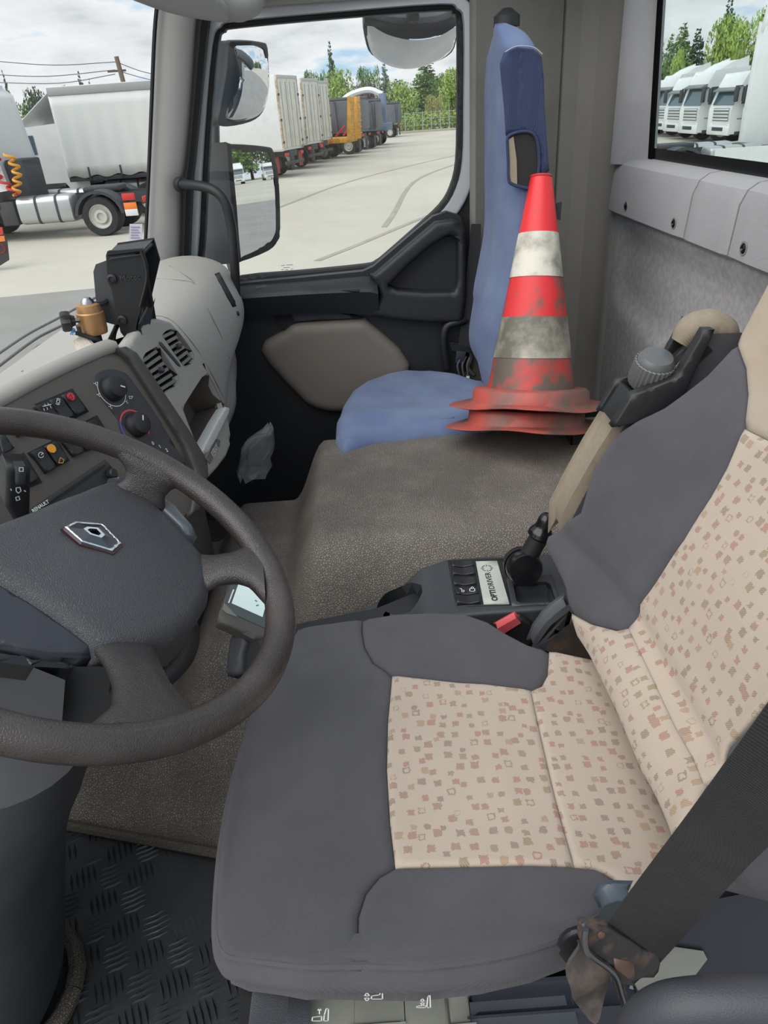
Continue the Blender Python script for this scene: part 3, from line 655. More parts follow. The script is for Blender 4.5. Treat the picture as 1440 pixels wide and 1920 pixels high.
def seat_icon(cx, cy): return [[(cx-20, cy+10), (cx-19, cy+3), (cx-2, cy+1), (cx-2, cy+10), (cx-20, cy+10)], [(cx+2, cy+10), (cx+3, cy-1), (cx+7, cy-14), (cx+11, cy-12), (cx+10, cy+10), (cx+2, cy+10)]]
key('adjuster_key', 560, 646, 1845, 1940, .372, seat_icon(605, 1903)+[[(599, 1900), (599, 1890)], [(596, 1893), (599, 1889), (602, 1893)]])
key('adjuster_key', 655, 752, 1852, 1905, .372, [[(683, 1866), (688, 1860), (693, 1866), (683, 1866)], [(683, 1870), (688, 1876), (693, 1870), (683, 1870)], [(696, 1872), (697, 1866), (712, 1864), (713, 1858), (717, 1858), (717, 1872), (696, 1872)]])
slab('key_lower', [(656, 1906), (752, 1906), (752, 1990), (656, 1990)], .385, .03, GREEN, .004)
k3 = key('adjuster_key', 771, 824, 1850, 1892, .366, [[(788, 1876), (792, 1871), (796, 1876), (788, 1876)], [(788, 1879), (792, 1884), (796, 1879), (788, 1879)], [(781, 1888), (782, 1885), (798, 1884), (799, 1888), (781, 1888)], [(800, 1888), (802, 1868), (806, 1864), (807, 1888), (800, 1888)]])
slab('key_base', [(757, 1850), (836, 1850), (834, 1916), (760, 1916)], .378, .03, GREEN, .005)
slab('adjuster_key', [(843, 1850), (886, 1850), (884, 1990), (846, 1990)], .38, .03, GREEN, .004)
slab('side_shell', [(888, 1862), (1000, 1840), (1090, 1800), (1300, 1780), (1300, 2000), (888, 2000)], .385, .03, M('shell_blue_black', (48, 51, 60), .45), .006)
slab('side_ledge', [(888, 1890), (1090, 1888), (1090, 1905), (888, 1906)], .37, .03, M('ledge_grey', (76, 79, 86), .4), .004)
# wide dark side shell behind the belt and its beige lever
sh = slab('hinge_shell', [(1180, 1740), (1230, 1722), (1300, 1704), (1440, 1676), (1560, 1660), (1560, 1880), (1300, 1880), (1180, 1800)], .375, .02, M('shell_blue_black'), .008, seat, 3)
slab('hinge_cap', [(1131, 1716), (1140, 1701), (1157, 1695), (1190, 1696), (1170, 1737), (1142, 1737)], .372, .02, M('cap_blue', (74, 82, 90), .45), .005, seat, 3)
slab('tilt_lever', [(1205, 1812), (1238, 1778), (1310, 1788), (1316, 1800), (1286, 1840), (1215, 1856), (1190, 1850)], .372, .025, GREEN, .005, seat, 3)['label'] = 'grey-green lever behind the belt tongue'
# grey grip rail at the very bottom
rl = thing('grip_rail', 'thick grey plastic grip rail at the bottom beside the belt tongue', 'rail', P(1300, 1880, Y=.27))
tube('grip', [P(1172, 2010, Y=.27), P(1200, 1932, Y=.265), P(1245, 1895, Y=.26), P(1315, 1882, Y=.255), P(1440, 1878, Y=.25), P(1560, 1872, Y=.25)], .0172, CHAR, rl, n=16)
# seat belt
blt = thing('driver_seat_belt', 'charcoal seat belt webbing with steel tongue hanging beside the driver cushion', 'seat belt', P(1150, 1780, Y=.335))
cl = [((1130, 1745), (1238, 1803), .335), ((1190, 1660), (1300, 1735), .315), ((1280, 1540), (1400, 1625), .275), ((1360, 1430), (1500, 1530), .235), ((1440, 1318), (1590, 1430), .20), ((1560, 1140), (1730, 1270), .16)]
ra, rb = [], []
for a, b, y in cl: ra.append(P(*a, Y=y)); rb.append(P(*b, Y=y-.008))
ra, rb = [Vector(x) for x in cr(ra, 6)], [Vector(x) for x in cr(rb, 6)]
rings = []
for i, (a, b) in enumerate(zip(ra, rb)):
    t = (ra[min(i+1, len(ra)-1)]-ra[max(i-1, 0)]).normalized(); nrm = t.cross(b-a).normalized()*.0009
    rings.append([a+nrm, a+(b-a)*.04+nrm*1.6, a+(b-a)*.5+nrm, a+(b-a)*.96+nrm*1.6, b+nrm, b-nrm, a+(b-a)*.5-nrm, a-nrm])
loft('webbing', rings, BELT, blt, angle=60)
ft = plane3(P(1110, 1735, Y=.325), P(1225, 1800, Y=.325), P(1170, 1880, Y=.31))
FRB = M('rim_black', (40, 40, 43), .3, metal=.5)
tpl = sheet('tongue_plate', ft.poly([(1090, 1741), (1092, 1734), (1100, 1731), (1144, 1737), (1200, 1772), (1234, 1787), (1238, 1805), (1236, 1824), (1227, 1835), (1198, 1835), (1190, 1843), (1204, 1874), (1194, 1891), (1175, 1895), (1169, 1887), (1160, 1860), (1148, 1824), (1134, 1808), (1096, 1778), (1091, 1764)]), ft, M('tongue_worn', (44, 42, 43), .4, var=(60, .5, .66), col2=(84, 68, 60)), blt, h=.002, sp=.008, thick=.006, r=.003, holes=[ft.poly([(1168, 1841), (1189, 1847), (1198, 1877), (1190, 1885), (1178, 1879)])])
sheet('worn_patch', ft.poly([(1148, 1793), (1184, 1799), (1190, 1834), (1173, 1830), (1150, 1812)]), ft, M('patch_brown', (98, 74, 64), .55), tpl, h=.0032, sp=.01, thick=.002, r=.001)
lathe('rivet', [(.003, 0), (.003, .0015), (.0, .002)], ft.w(*ft.px(1124, 1748), .002), ft.n, M('patch_brown'), tpl, n=12)
tube('tongue_rim', [ft.w(*ft.px(a, b), .003) for a, b in ((1094, 1737), (1092, 1750), (1095, 1774), (1109, 1789), (1134, 1807), (1150, 1825), (1160, 1857), (1169, 1885), (1176, 1893))], .0028, M('rim_steel', (120, 122, 126), .2, metal=.9), blt, n=8)
sheet('tongue_guard', ft.poly([(1102, 1793), (1107, 1812), (1081, 1851), (1085, 1880), (1092, 1903), (1107, 1925), (1130, 1945), (1148, 1920), (1161, 1880), (1152, 1832), (1134, 1812)]), ft, M('guard_brown', (66, 60, 57), .6, var=(24, .45, .6), col2=(98, 88, 80)), blt, h=lambda u, v: -.014+.004*np.sin(u*90+v*60), sp=.006, thick=.003, curve=3)
prism('anchor_block', [P(a, b, Y=.343) for a, b in ((1057, 1787), (1062, 1772), (1073, 1762), (1092, 1756), (1098, 1778), (1106, 1800), (1104, 1808), (1067, 1800))], (0, .008, 0), BLK, blt, bevel=.005)
tube('anchor_loop', [P(1064, 1772, Y=.351), P(1074, 1764, Y=.350), P(1090, 1758, Y=.349)], .0016, STEEL, blt, n=6)
# ------------------------------------------------------------ steering wheel
wc = Vector((-.2985, .5934, 2.2386)); tl = .5867
wn = Vector((math.sin(tl)*math.cos(-.07), math.sin(tl)*math.sin(-.07), math.cos(tl)))
FW = Fr(wc, Vector((0, 1, 0)) - wn*wn.y, wn.cross(Vector((0, 1, 0))))
FW.n = wn
st = thing('steering_wheel', 'worn dark leather steering wheel with four spokes and a diamond badge on its hub', 'steering wheel', wc)
RR = .214
rim = [FW.w(RR*math.cos(a), RR*math.sin(a), 0) for a in np.linspace(0, 2*math.pi, 96, endpoint=False)]
v, f = [], []; K = 16
for i, c in enumerate(rim):
    rad = (c-wc).normalized()
    for k in range(K):
        t = 2*math.pi*k/K; v.append(c + rad*(.0165*math.cos(t)) + wn*(.0150*math.sin(t)))
for i in range(96):
    for k in range(K): f.append((i*K+k, i*K+(k+1) % K, ((i+1) % 96)*K+(k+1) % K, ((i+1) % 96)*K+k))
obj('rim', v, f, RIML, st)
HB = -.035
hbz = Fr(wc + wn*HB, FW.ex, FW.ey); hbz.n = wn
hub = [(236, 900), (300, 945), (352, 998), (385, 1035), (400, 1080), (396, 1120), (370, 1162), (330, 1192), (270, 1212), (182, 1224), (172, 1205), (100, 1150), (0, 1088), (-60, 1050), (-70, 1000), (0, 972), (60, 950), (150, 915), (205, 895)]
hpoly = hbz.poly(hub); hcx, hcy = np.mean(np.array(hpoly), 0)
hubh = lambda u, v: .020 - 1.1*((u-hcx)**2+(v-hcy)**2)
sheet('hub_pad', hbz.poly(hub, h=hubh), hbz, PAD, st, h=hubh, sp=.010, thick=.045, r=.016, angle=70)
low_ = [(176, 1228), (172, 1206), (100, 1152), (0, 1090), (-60, 1052), (-80, 1120), (-60, 1200), (0, 1212), (90, 1224)]
h2 = lambda u, v: .012 - 1.1*((u-hcx)**2+(v-hcy)**2)
sheet('hub_lower', hbz.poly(low_, h=h2), hbz, M('hub_gloss', (44, 44, 52), .3), st, h=h2, sp=.01, thick=.05, r=.006, angle=70)
sheet('hub_side', hbz.poly([(-60, 1205), (0, 1215), (90, 1227), (178, 1232), (170, 1240), (130, 1248), (60, 1244), (-60, 1228)], h=-.02), hbz, BLKG, st, h=-.02, sp=.02, thick=.02, r=.004)
sheet('hub_shoulder', hbz.poly([(205, 893), (250, 893), (262, 902), (330, 948), (362, 985), (372, 1003), (350, 997), (300, 950), (240, 902)], h=-.005), hbz, M('shoulder_satin', (92, 96, 102), .3, spec=.6), st, h=-.003, sp=.01, thick=.03, r=.006)
# diamond badge
em_ = Fr(wc + wn*(HB+.021), FW.ex, FW.ey); em_.n = wn
eo = [(120, 991), (139, 981), (191, 985), (226, 1021), (209, 1036), (152, 1019)]; ei = [(152, 995), (178, 998), (192, 1013), (170, 1010)]
cx_ = lambda pts, k: [(sum(p[0] for p in pts)/len(pts)*(1-k)+x*k, sum(p[1] for p in pts)/len(pts)*(1-k)+y*k) for x, y in pts]
bd = sheet('badge', em_.poly(eo), em_, CHR, st, h=.0035, sp=.006, thick=.006, r=.0012, holes=[em_.poly(cx_(eo, .87))], round_holes=True, prof=.8, angle=20)
fg_ = em_.poly(cx_(eo, .9)); c_ = np.mean(np.array(fg_), 0); n_ = len(fg_)
obj('badge_facets', [em_.w(*p, .0028) for p in fg_]+[em_.w(*(c_+(np.array(p)-c_)*.36), .0065) for p in fg_], [(i, (i+1) % n_, n_+(i+1) % n_, n_+i) for i in range(n_)], M('badge_glass', (84, 86, 90), .12, metal=.7), bd, smooth=False)
sheet('badge_core', em_.poly(cx_(eo, .38)), em_, CHR, bd, h=.0068, sp=.006, thick=.003, holes=[em_.poly(cx_(eo, .24))])
sheet('badge_field', em_.poly(cx_(eo, 1.1)), em_, M('badge_dark', (58, 34, 34), .3), bd, h=-.0002, sp=.02, thick=.003)
def spoke(a, b, wd, th, up=wn, bend=0):
    pa_, pb_ = Vector(a), Vector(b); pts = [pa_, pa_.lerp(pb_, .35)+wn*bend, pa_.lerp(pb_, .7)+wn*bend, pb_]
    q = [Vector(x) for x in cr(pts, 5)]; rg = []
    for i, c in enumerate(q):
        t = (q[min(i+1, len(q)-1)]-q[max(i-1, 0)]).normalized(); s_ = t.cross(wn).normalized(); n_ = s_.cross(t)
        k = i/(len(q)-1); ww = np.interp(k, np.linspace(0, 1, len(wd)), wd); tt = np.interp(k, np.linspace(0, 1, len(th)), th)
        rg.append([c + s_*(ww*math.copysign(abs(math.cos(x))**.7, math.cos(x))) + n_*(tt*math.sin(x)) for x in [2*math.pi*j/18 for j in range(18)]])
    return loft('spoke', rg, LEATH, st, angle=80)
def onp(px, py, h): u, v = FW.px(px, py, h); return FW.w(u, v, h)
def onrim(px, py, h=-.002, rr=RR-.006):
    u, v = FW.px(px, py, 0); a = math.atan2(v, u); return FW.w(rr*math.cos(a), rr*math.sin(a), h)
spoke(onp(262, 935, -.042), onrim(292, 872), [.034, .026, .030, .048, .07], [.010, .011, .012, .013, .012], bend=.004)
spoke(onp(370, 1078, -.040), onrim(528, 1062), [.036, .024, .023, .034, .062], [.010, .011, .012, .013, .012], bend=.004)
spoke(onp(232, 1215, -.045), onrim(305, 1388), [.032, .026, .026, .034, .062], [.010, .011, .012, .013, .012], bend=.004)
spoke(onp(-70, 1020, -.042), onrim(-270, 985), [.036, .026, .024, .034, .06], [.01, .011, .012, .013, .012], bend=.004)
lathe('column_boss', [(.05, -.14), (.055, -.06), (.06, -.04)], FW.w(hcx, hcy, 0), wn, BLKM, st, n=24)

# ------------------------------------------------------------ steering column: cover, boot, tilt lever, wiper stalk
col = thing('steering_column', 'dark plastic steering column with tilt lever and tall floor boot', 'steering column', (-.5, .62, ZF))
cc = FW.w(hcx, hcy, -.10)
def sl(pts, y, dy, nm, mt, bev): return prism(nm, [P(a, b, Y=y) for a, b in pts], (0, dy, 0), mt, col, bevel=bev, seg=3)
sl([(-60, 1244), (0, 1246), (96, 1284), (92, 1345), (60, 1400), (-60, 1410)], .50, .10, 'column_cover', M('column_grey', (66, 66, 69), .5), .012)
sl([(94, 1284), (130, 1262), (190, 1262), (186, 1345), (150, 1390), (90, 1400)], .515, .09, 'column_side', BLKM, .008)
bt = []
for py, xr, rx, ry in ((1380, 172, .12, .10), (1430, 160, .125, .11), (1480, 150, .125, .11), (1540, 124, .122, .11), (1600, 110, .12, .11), (1700, 108, .122, .11), (1800, 110, .126, .112), (1850, 106, .128, .112), (1890, 98, .13, .114), (1920, 90, .132, .116)):
    q = P(xr, py, Y=.60); cx = q.x - rx
    bt.append([(cx+rx*math.copysign(abs(math.cos(a))**.8, math.cos(a)), .60+ry*math.copysign(abs(math.sin(a))**.8, math.sin(a)), max(q.z, ZF+.01)) for a in [2*math.pi*k/28 for k in range(28)]])
bt.sort(key=lambda r: -r[0][2]); bt.append([(x-.0, y, ZF+.008) for x, y, z in bt[-1]])
bo = loft('boot', bt, M('boot_grey', (54, 54, 57), .55, var=(8, .45, .7), col2=(66, 65, 66)), col, angle=70)
for py, x0, x1 in ((1462, 0, 160), (1555, 0, 118), (1670, 0, 108)):
    pass
gb = P(118, 1860, Z=ZF+.02); gp = [(gb.x-.14+.155*math.cos(a), .61+.13*math.sin(a), ZF+.018) for a in np.linspace(0, 2*math.pi, 25)]
tube('boot_collar', gp, .014, M('collar_vinyl', (92, 84, 74), .7, bump=(260, 1, 'leather')), col, sm=1, n=8)
tube('tilt_lever', [P(215, 1305, Y=.60), P(262, 1290, Y=.62), P(305, 1262, Y=.635), P(340, 1225, Y=.65), P(352, 1185, Y=.66), P(342, 1160, Y=.68)], [.016, .018, .018, .017, .014, .010], BLK, col, n=12)
tube('lever_arm', [P(255, 1215, Y=.62), P(300, 1232, Y=.63), P(318, 1250, Y=.635)], .006, CHAR, col, n=8)
sk = thing('wiper_stalk', 'black wiper stalk with white symbols left of the steering wheel hub', 'stalk', P(40, 950, Y=.74))
fk = plane3(P(12, 870, Y=.72), P(56, 872, Y=.735), P(30, 965, Y=.735))
s1 = sheet('stalk_body', fk.poly([(11, 880), (14, 871), (54, 872), (57, 880), (56, 962), (50, 975), (90, 1000), (60, 1010), (25, 975), (9, 948)]), fk, BLK, sk, h=.004, sp=.008, thick=.02, r=.006)
sheet('stalk_button', fk.poly([(26, 870), (46, 870), (46, 900), (42, 906), (30, 906), (26, 900)]), fk, CHAR, sk, h=.008, sp=.006, thick=.01, r=.004)
strokes('symbol', fk, [fk.poly(L, h=.0085) for L in ([(36, 876), (43, 876), (43, 883), (36, 883), (36, 876)], [(30, 914), (37, 913), (39, 920), (34, 924), (30, 920), (30, 914)], [(29, 932), (35, 930), (37, 936), (31, 938), (29, 932)], [(20, 916), (21, 919)], [(45, 919), (48, 921)])], .0011, WHITEP, s1, h=.0092)

# ------------------------------------------------------------ dashboard
da = thing('dashboard', 'grey truck dashboard with dark switch panel turned to the driver', 'dashboard', (-.6, 1.5, 1.9))
# shell of the passenger half (loft along the cab width)
secs = {1.22: [(-.84, 2.10), (-.82, 2.15), (-.70, 2.165), (-.58, 2.175), (-.50, 2.19), (-.47, 2.20), (-.45, 2.16), (-.44, 2.05), (-.45, 1.92), (-.52, 1.86), (-.80, 1.86)],
        1.42: [(-.83, 2.10), (-.80, 2.155), (-.70, 2.175), (-.58, 2.20), (-.49, 2.222), (-.44, 2.21), (-.415, 2.15), (-.41, 2.05), (-.42, 1.92), (-.50, 1.84), (-.78, 1.84)],
        1.60: [(-.81, 2.11), (-.78, 2.165), (-.69, 2.205), (-.57, 2.245), (-.475, 2.252), (-.41, 2.225), (-.376, 2.15), (-.372, 2.06), (-.378, 1.95), (-.45, 1.86), (-.75, 1.84)],
        1.78: [(-.77, 2.12), (-.74, 2.175), (-.67, 2.225), (-.57, 2.27), (-.47, 2.276), (-.39, 2.245), (-.356, 2.165), (-.352, 2.09), (-.378, 2.02), (-.402, 1.90), (-.70, 1.85)],
        1.92: [(-.72, 2.13), (-.70, 2.185), (-.64, 2.24), (-.56, 2.28), (-.465, 2.284), (-.385, 2.25), (-.348, 2.175), (-.346, 2.11), (-.385, 2.04), (-.412, 1.92), (-.66, 1.86)],
        2.03: [(-.66, 2.13), (-.65, 2.19), (-.61, 2.24), (-.54, 2.28), (-.455, 2.282), (-.385, 2.25), (-.358, 2.18), (-.356, 2.12), (-.395, 2.05), (-.42, 1.93), (-.62, 1.87)],
        2.07: [(-.62, 2.13), (-.61, 2.18), (-.58, 2.22), (-.52, 2.255), (-.46, 2.258), (-.40, 2.23), (-.378, 2.17), (-.38, 2.11), (-.41, 2.05), (-.43, 1.94), (-.60, 1.88)]}
ks = sorted(secs); big = np.array([[(*p, y) for p in secs[y]] for y in ks])      # stations x points x (x,z,y)
prof_ = [np.array(cr(r, 4, True)) for r in big]
st_ = cr([p.ravel() for p in prof_], 5); rings = [[(q[0], q[2], q[1]) for q in s_.reshape(-1, 3)] for s_ in map(np.array, st_)]
DSH = loft('dash_shell', rings, DASH, da, angle=70)
# low tray behind the switch panel and under the windscreen
sheet('dash_tray', [(-.88, .45), (-.84, .45), (-.62, .92), (-.52, 1.13), (-.47, 1.25), (-.50, 1.36), (-.84, 1.34)], HZ(2.155), M('dash_pale', (188, 183, 175), .5, bump=(500, .25, 'leather')), da, h=lambda u, v: -.06*zs(v, .9, .5)+.02*zs(u, -.6, -.5), sp=.03, thick=.05)
sheet('tray_strip', HZ(2.17).poly([(40, 700), (92, 665), (150, 632), (168, 640), (120, 668), (60, 700)]), HZ(2.17), M('dash_strip', (120, 117, 112), .7), da, h=.004, sp=.02, thick=.01)
# switch panel
A_, B_, C_ = P(225, 655, Y=1.20), P(374, 885, Y=1.175), P(0, 752, Y=.955)
FD = plane3(A_, B_, C_); FD = Fr(A_, A_-C_, FD.n.cross(A_-C_)); FD.n = FD.n if (CAM-A_).dot(FD.n) > 0 else -FD.n
print('FD axes', FD.ex, FD.ey, FD.n)
pan = [(-60, 788), (0, 762), (100, 708), (190, 667), (222, 655), (240, 664), (262, 695), (340, 815), (372, 868), (376, 890), (360, 960), (300, 1010), (100, 1100), (-60, 1180)]
sheet('switch_panel', FD.poly(pan), FD, TAUPE, da, h=0, sp=.03, thick=.05, r=.005)
bz = [(214, 655), (232, 652), (250, 664), (272, 695), (350, 812), (384, 868), (384, 894), (368, 960), (350, 970), (362, 890), (340, 838), (255, 706), (234, 674)]
sheet('panel_bezel', FD.poly(bz), FD, M('bezel_taupe', (60, 57, 55), .45), da, h=.012, sp=.012, thick=.06, r=.006)
# pale hood edge above the panel
hq = [(-60, 760), (0, 728), (100, 683), (180, 655), (214, 648), (226, 656)]
hA = [FD.w(*FD.px(*p)) for p in [(-60, 789), (0, 762), (100, 708), (190, 666), (222, 654)]]
hA = [Vector(x) for x in cr(hA, 4)]; rg = []
for q in hA:
    rg.append([q+FD.n*.003, q+FD.n*.004+FD.ey*.012, q-FD.n*.01+FD.ey*.022, q-FD.n*.05+FD.ey*.024, q-FD.n*.09+FD.ey*.016, q-FD.n*.09-FD.ey*.02, q-FD.n*.02-FD.ey*.01])
loft('panel_hood', rg, M('hood_taupe', (150, 145, 138), .42), da, angle=70)
# raised well borders and switches
def quad(pts, h=0): return FD.poly(pts, h=h)
sw_n = 0
def dswitch(pts, sym=None, col=WHITEP, par=da, dot=None):
    p = FD.poly(pts, h=.006)
    c = np.mean(np.array(p), 0)
    b = sheet('rocker_switch', p, FD, BLK, par, h=lambda u, v: .006+.0025*np.abs((v-c[1])/.02), sp=.006, thick=.014, r=.0022)
    if dot:
        q = FD.px(*dot[0], h=.009); sheet('lamp_lens', disc_line(q, dot[1], n=16)[:-1], FD, dot[2], b, h=.0098, sp=.004, thick=.002)
    if sym: strokes('symbol', FD, [FD.poly(L, h=.0105) for L in sym], .0009, col, b, h=.0106)
    return b
def well(pts): sheet('switch_well', FD.poly(pts), FD, BLKM, da, h=.001, sp=.03, thick=.004, r=.001)
REDL = M('red_lens', (200, 34, 40), .3); AMB = M('amber_lens', (226, 150, 40), .35)
well([(64, 758), (136, 728), (167, 772), (143, 784), (96, 782)])
dswitch([(67, 762), (92, 751), (118, 788), (96, 800)], [[(80, 762), (96, 758)], [(82, 766), (83, 770)], [(88, 764), (89, 768)], [(94, 761), (96, 765)], [(84, 758), (85, 762)], [(90, 756), (91, 760)]])
dswitch([(92, 751), (114, 742), (141, 779), (120, 788)], [disc_line((109, 753), 3.2, n=12), disc_line((109, 753), 5.6, 60, 140, 8), disc_line((109, 753), 5.6, 240, 320, 8)])
dswitch([(116, 741), (136, 732), (163, 769), (144, 779)], [[(133, 739), (129, 748), (137, 747), (133, 739)]], M('red_dark', (90, 10, 14), .4), dot=((133, 743.5), .0062, REDL))
well([(50, 850), (106, 822), (131, 864), (86, 886)])
dswitch([(59, 847), (82, 837), (107, 876), (88, 887)], [disc_line((77, 853), 5, 20, 340, 14), [(77, 853), (80, 850)]])
dswitch([(84, 836), (106, 826), (130, 862), (110, 873)], [[(110, 868), (113, 858), (120, 862), (118, 868), (110, 868)]], M('amber_print', (214, 160, 60), .5), dot=((97, 841), .0066, AMB))
dswitch([(116, 826), (138, 818), (161, 846), (140, 856)]); dswitch([(141, 816), (160, 808), (184, 838), (164, 845)])
well([(150, 794), (182, 778), (210, 822), (180, 836)]); dswitch([(156, 795), (178, 785), (202, 820), (182, 829)])
dswitch([(-2, 818), (10, 814), (28, 840), (6, 852)]); dswitch([(14, 788), (40, 778), (62, 806), (36, 818)])
well([(-20, 880), (45, 848), (80, 905), (20, 930)])
dswitch([(4, 890), (22, 880), (44, 915), (24, 925)]); dswitch([(26, 866), (44, 856), (74, 898), (54, 908)], [[(33, 870), (44, 866)], [(35, 874), (36, 877)], [(41, 871), (43, 874)]])
# radio
rad = sheet('radio', FD.poly([(56, 955), (196, 862), (216, 884), (206, 900), (78, 986)]), FD, M('radio_black', (40, 42, 44), .4), da, h=.003, sp=.02, thick=.012, r=.002)
sheet('disc_slot', FD.poly([(78, 950), (192, 872), (195, 876), (82, 955)]), FD, BLKM, rad, h=.0045, sp=.02, thick=.002)
q = FD.px(204, 891); lathe('radio_knob', [(.008, 0), (.008, .008), (.006, .010)], FD.w(*q, .004), FD.n, BLK, rad, n=20)
text('lettering', 'RENAULT', FD.w(*FD.px(72, 951), .0052), FD.ex, FD.ey, .0072, WHITEP, rad, bold=.0001)
# heater controls on a dark island with rotary knobs
isl = [(176, 716), (182, 700), (205, 692), (230, 698), (246, 712), (300, 790), (330, 842), (352, 880), (300, 880), (240, 810), (190, 748)]
hs_ = sheet('heater_panel', FD.poly(isl), FD, M('heater_dark', (52, 52, 54), .5), da, h=.0015, sp=.02, thick=.004, curve=2, r=.001)
def rot(cx, cy, ang):
    c = FD.w(*FD.px(cx, cy, h=.006), .002)
    k = lathe('rotary_knob', [(.0215, 0), (.0215, .006), (.0205, .008), (.0185, .017), (.016, .0185), (.0, .0185)], c, FD.n, BLK, hs_, n=36, ribs=.02)
    d = FD.ex*math.cos(ang)+FD.ey*math.sin(ang); s_ = d.cross(FD.n)
    prism('pointer', [c+FD.n*.0187+d*.003+s_*.001, c+FD.n*.0187+d*.012+s_*.001, c+FD.n*.0187+d*.012-s_*.001, c+FD.n*.0187+d*.003-s_*.001], FD.n*.0004, WHITEP, k, bevel=0)
rot(212, 728, math.radians(-35)); rot(257, 796, math.radians(50))
cA, cB = FD.px(211, 731, h=.004), FD.px(254, 800, h=.004)
for i in range(16):
    a = math.radians(215-17*i); c = (cB[0]+.029*math.cos(a), cB[1]+.029*math.sin(a)); d = np.array([-math.sin(a), math.cos(a)])*.0033
    strokes('temperature_mark', FD, [[tuple(np.array(c)-d), tuple(np.array(c)+d)]], .0032, M('mark_blue', (74, 84, 170), .5) if i < 5 else M('mark_red', (196, 74, 78), .5), hs_, h=.0025)
strokes('symbol', FD, [disc_line(cA, .0275, 130, 330, 16)], .0012, WHITEP, hs_, h=.0022)
for i, a in enumerate((140, 175, 225, 300)):
    c = np.array(cA)+.031*np.array([math.cos(math.radians(a)), math.sin(math.radians(a))])
    strokes('symbol', FD, [[c+[-.003, .002], c+[0, 0], c+[.003, .002]], [c+[0, 0], c+[0, -.003], c+[.002, -.003]]], .0009, WHITEP, hs_, h=.0022)
strokes('symbol', FD, [[FD.px(240, 744), FD.px(247, 744), FD.px(245, 748), FD.px(241, 748), FD.px(240, 744)]], .0009, WHITEP, hs_, h=.0024)
for s_, p in (('0', (285, 832)), ('1', (298, 838)), ('2', (311, 845))): text('lettering', s_, FD.w(*FD.px(*p), .0024), FD.ex, FD.ey, .009, WHITEP, hs_)
# vent panel right of the switch panel
a1, b1, c1 = P(252, 655, Y=1.235), P(392, 892, Y=1.30), P(345, 625, Y=1.50)
FE = plane3(a1, b1, c1); FE0 = FE; FE = Fr(a1, (b1-a1), FE0.n.cross(b1-a1)); FE.n = FE0.n
vent1 = [(268, 672), (273, 662), (293, 650), (300, 653), (333, 703), (334, 713), (328, 724), (308, 736), (300, 733), (270, 685)]
vent2 = [(305, 627), (312, 620), (320, 617), (332, 620), (360, 658), (363, 672), (358, 682), (348, 687), (342, 684), (308, 635)]
cub = [(343, 768), (346, 758), (378, 708), (386, 702), (392, 704), (416, 754), (418, 766), (380, 842), (372, 842)]
face = [(236, 650), (252, 628), (275, 598), (298, 595), (320, 601), (340, 622), (366, 655), (392, 700), (414, 745), (430, 790), (436, 830), (426, 856), (408, 880), (396, 893), (384, 890), (372, 862)]
hfe = lambda u, v: .0*u
sheet('vent_panel', FE.poly(face), FE, DASH, da, h=0, sp=.014, thick=.012, r=.009, holes=[FE.poly(vent1), FE.poly(vent2), FE.poly(cub)], round_holes=False)
def recess(nm, pts, depth, mt, par):
    p = FE.poly(pts); p = [np.array(x) for x in cr(p, 2, True)]
    ra = [FE.w(*x, .0005) for x in p]; c = np.mean(p, 0); rb = [FE.w(*(c+(x-c)*.94), -depth) for x in p]
    n = len(p); v = ra+rb; F = [(i, (i+1) % n, n+(i+1) % n, n+i) for i in range(n)] + [tuple(range(n, 2*n))]
    return obj(nm, v, F, mt, par)
def vent(pts, ends, nsl):
    o = recess('air_vent', pts, .03, M('vent_dark', (26, 26, 27), .6), da)
    (a0, a1_), (b0, b1_) = ends                       # first slat's two ends, last slat's two ends (pixels)
    for i in range(nsl):
        t = i/(nsl-1); p = FE.px(a0[0]+(b0[0]-a0[0])*t, a0[1]+(b0[1]-a0[1])*t); q = FE.px(a1_[0]+(b1_[0]-a1_[0])*t, a1_[1]+(b1_[1]-a1_[1])*t)
        P0, P1 = FE.w(*p, -.004), FE.w(*q, -.004); d = (P1-P0).normalized(); s_ = d.cross(FE.n)
        loft('slat', [[e+s_*.003+FE.n*.002, e+s_*.0018-FE.n*.014, e-s_*.0018-FE.n*.014, e-s_*.003+FE.n*.0005] for e in (P0, P1)], M('slat_grey', (104, 100, 95), .45), o, angle=20)
    for k in range(6):                                # thin upright blades behind the slats
        t = (k+.5)/6; p = FE.px(a0[0]+(a1_[0]-a0[0])*t, a0[1]+(a1_[1]-a0[1])*t); q = FE.px(b0[0]+(b1_[0]-b0[0])*t, b0[1]+(b1_[1]-b0[1])*t)
        tube('blade', [FE.w(*p, -.022), FE.w(*q, -.022)], .0012, BLKM, o, n=4, sm=1)
    m0 = FE.w(*FE.px((a0[0]+b1_[0])/2, (a0[1]+b1_[1])/2), .001)
    lathe('thumb_slider', [(.006, -.004), (.006, .003), (.004, .005)], m0, FE.n, CHAR, o, n=12)
_b = bmesh.new(); _b.from_mesh(DSH.data)               # the shell is open behind the vents and the cubby
for hl in (vent1, vent2, cub):
    pl_ = np.array(FE.poly(hl)); c_ = pl_.mean(0); pl_ = c_+(pl_-c_)*1.1; dl = []
    for v_ in _b.verts:
        q = v_.co+WM[DSH]-FE.o; uv_ = np.array([[q.dot(FE.ex), q.dot(FE.ey)]])
        if abs(q.dot(FE.n)) < .12 and _inside(pl_, uv_)[0]: dl.append(v_)
    bmesh.ops.delete(_b, geom=dl, context='VERTS')
_b.to_mesh(DSH.data); _b.free()
SLT = M('slat_grey', (104, 100, 95), .45)
vent(vent1, (((271, 676), (297, 657)), ((303, 730), (332, 712))), 6)
vent(vent2, (((308, 631), (328, 621)), ((344, 682), (361, 668))), 6)
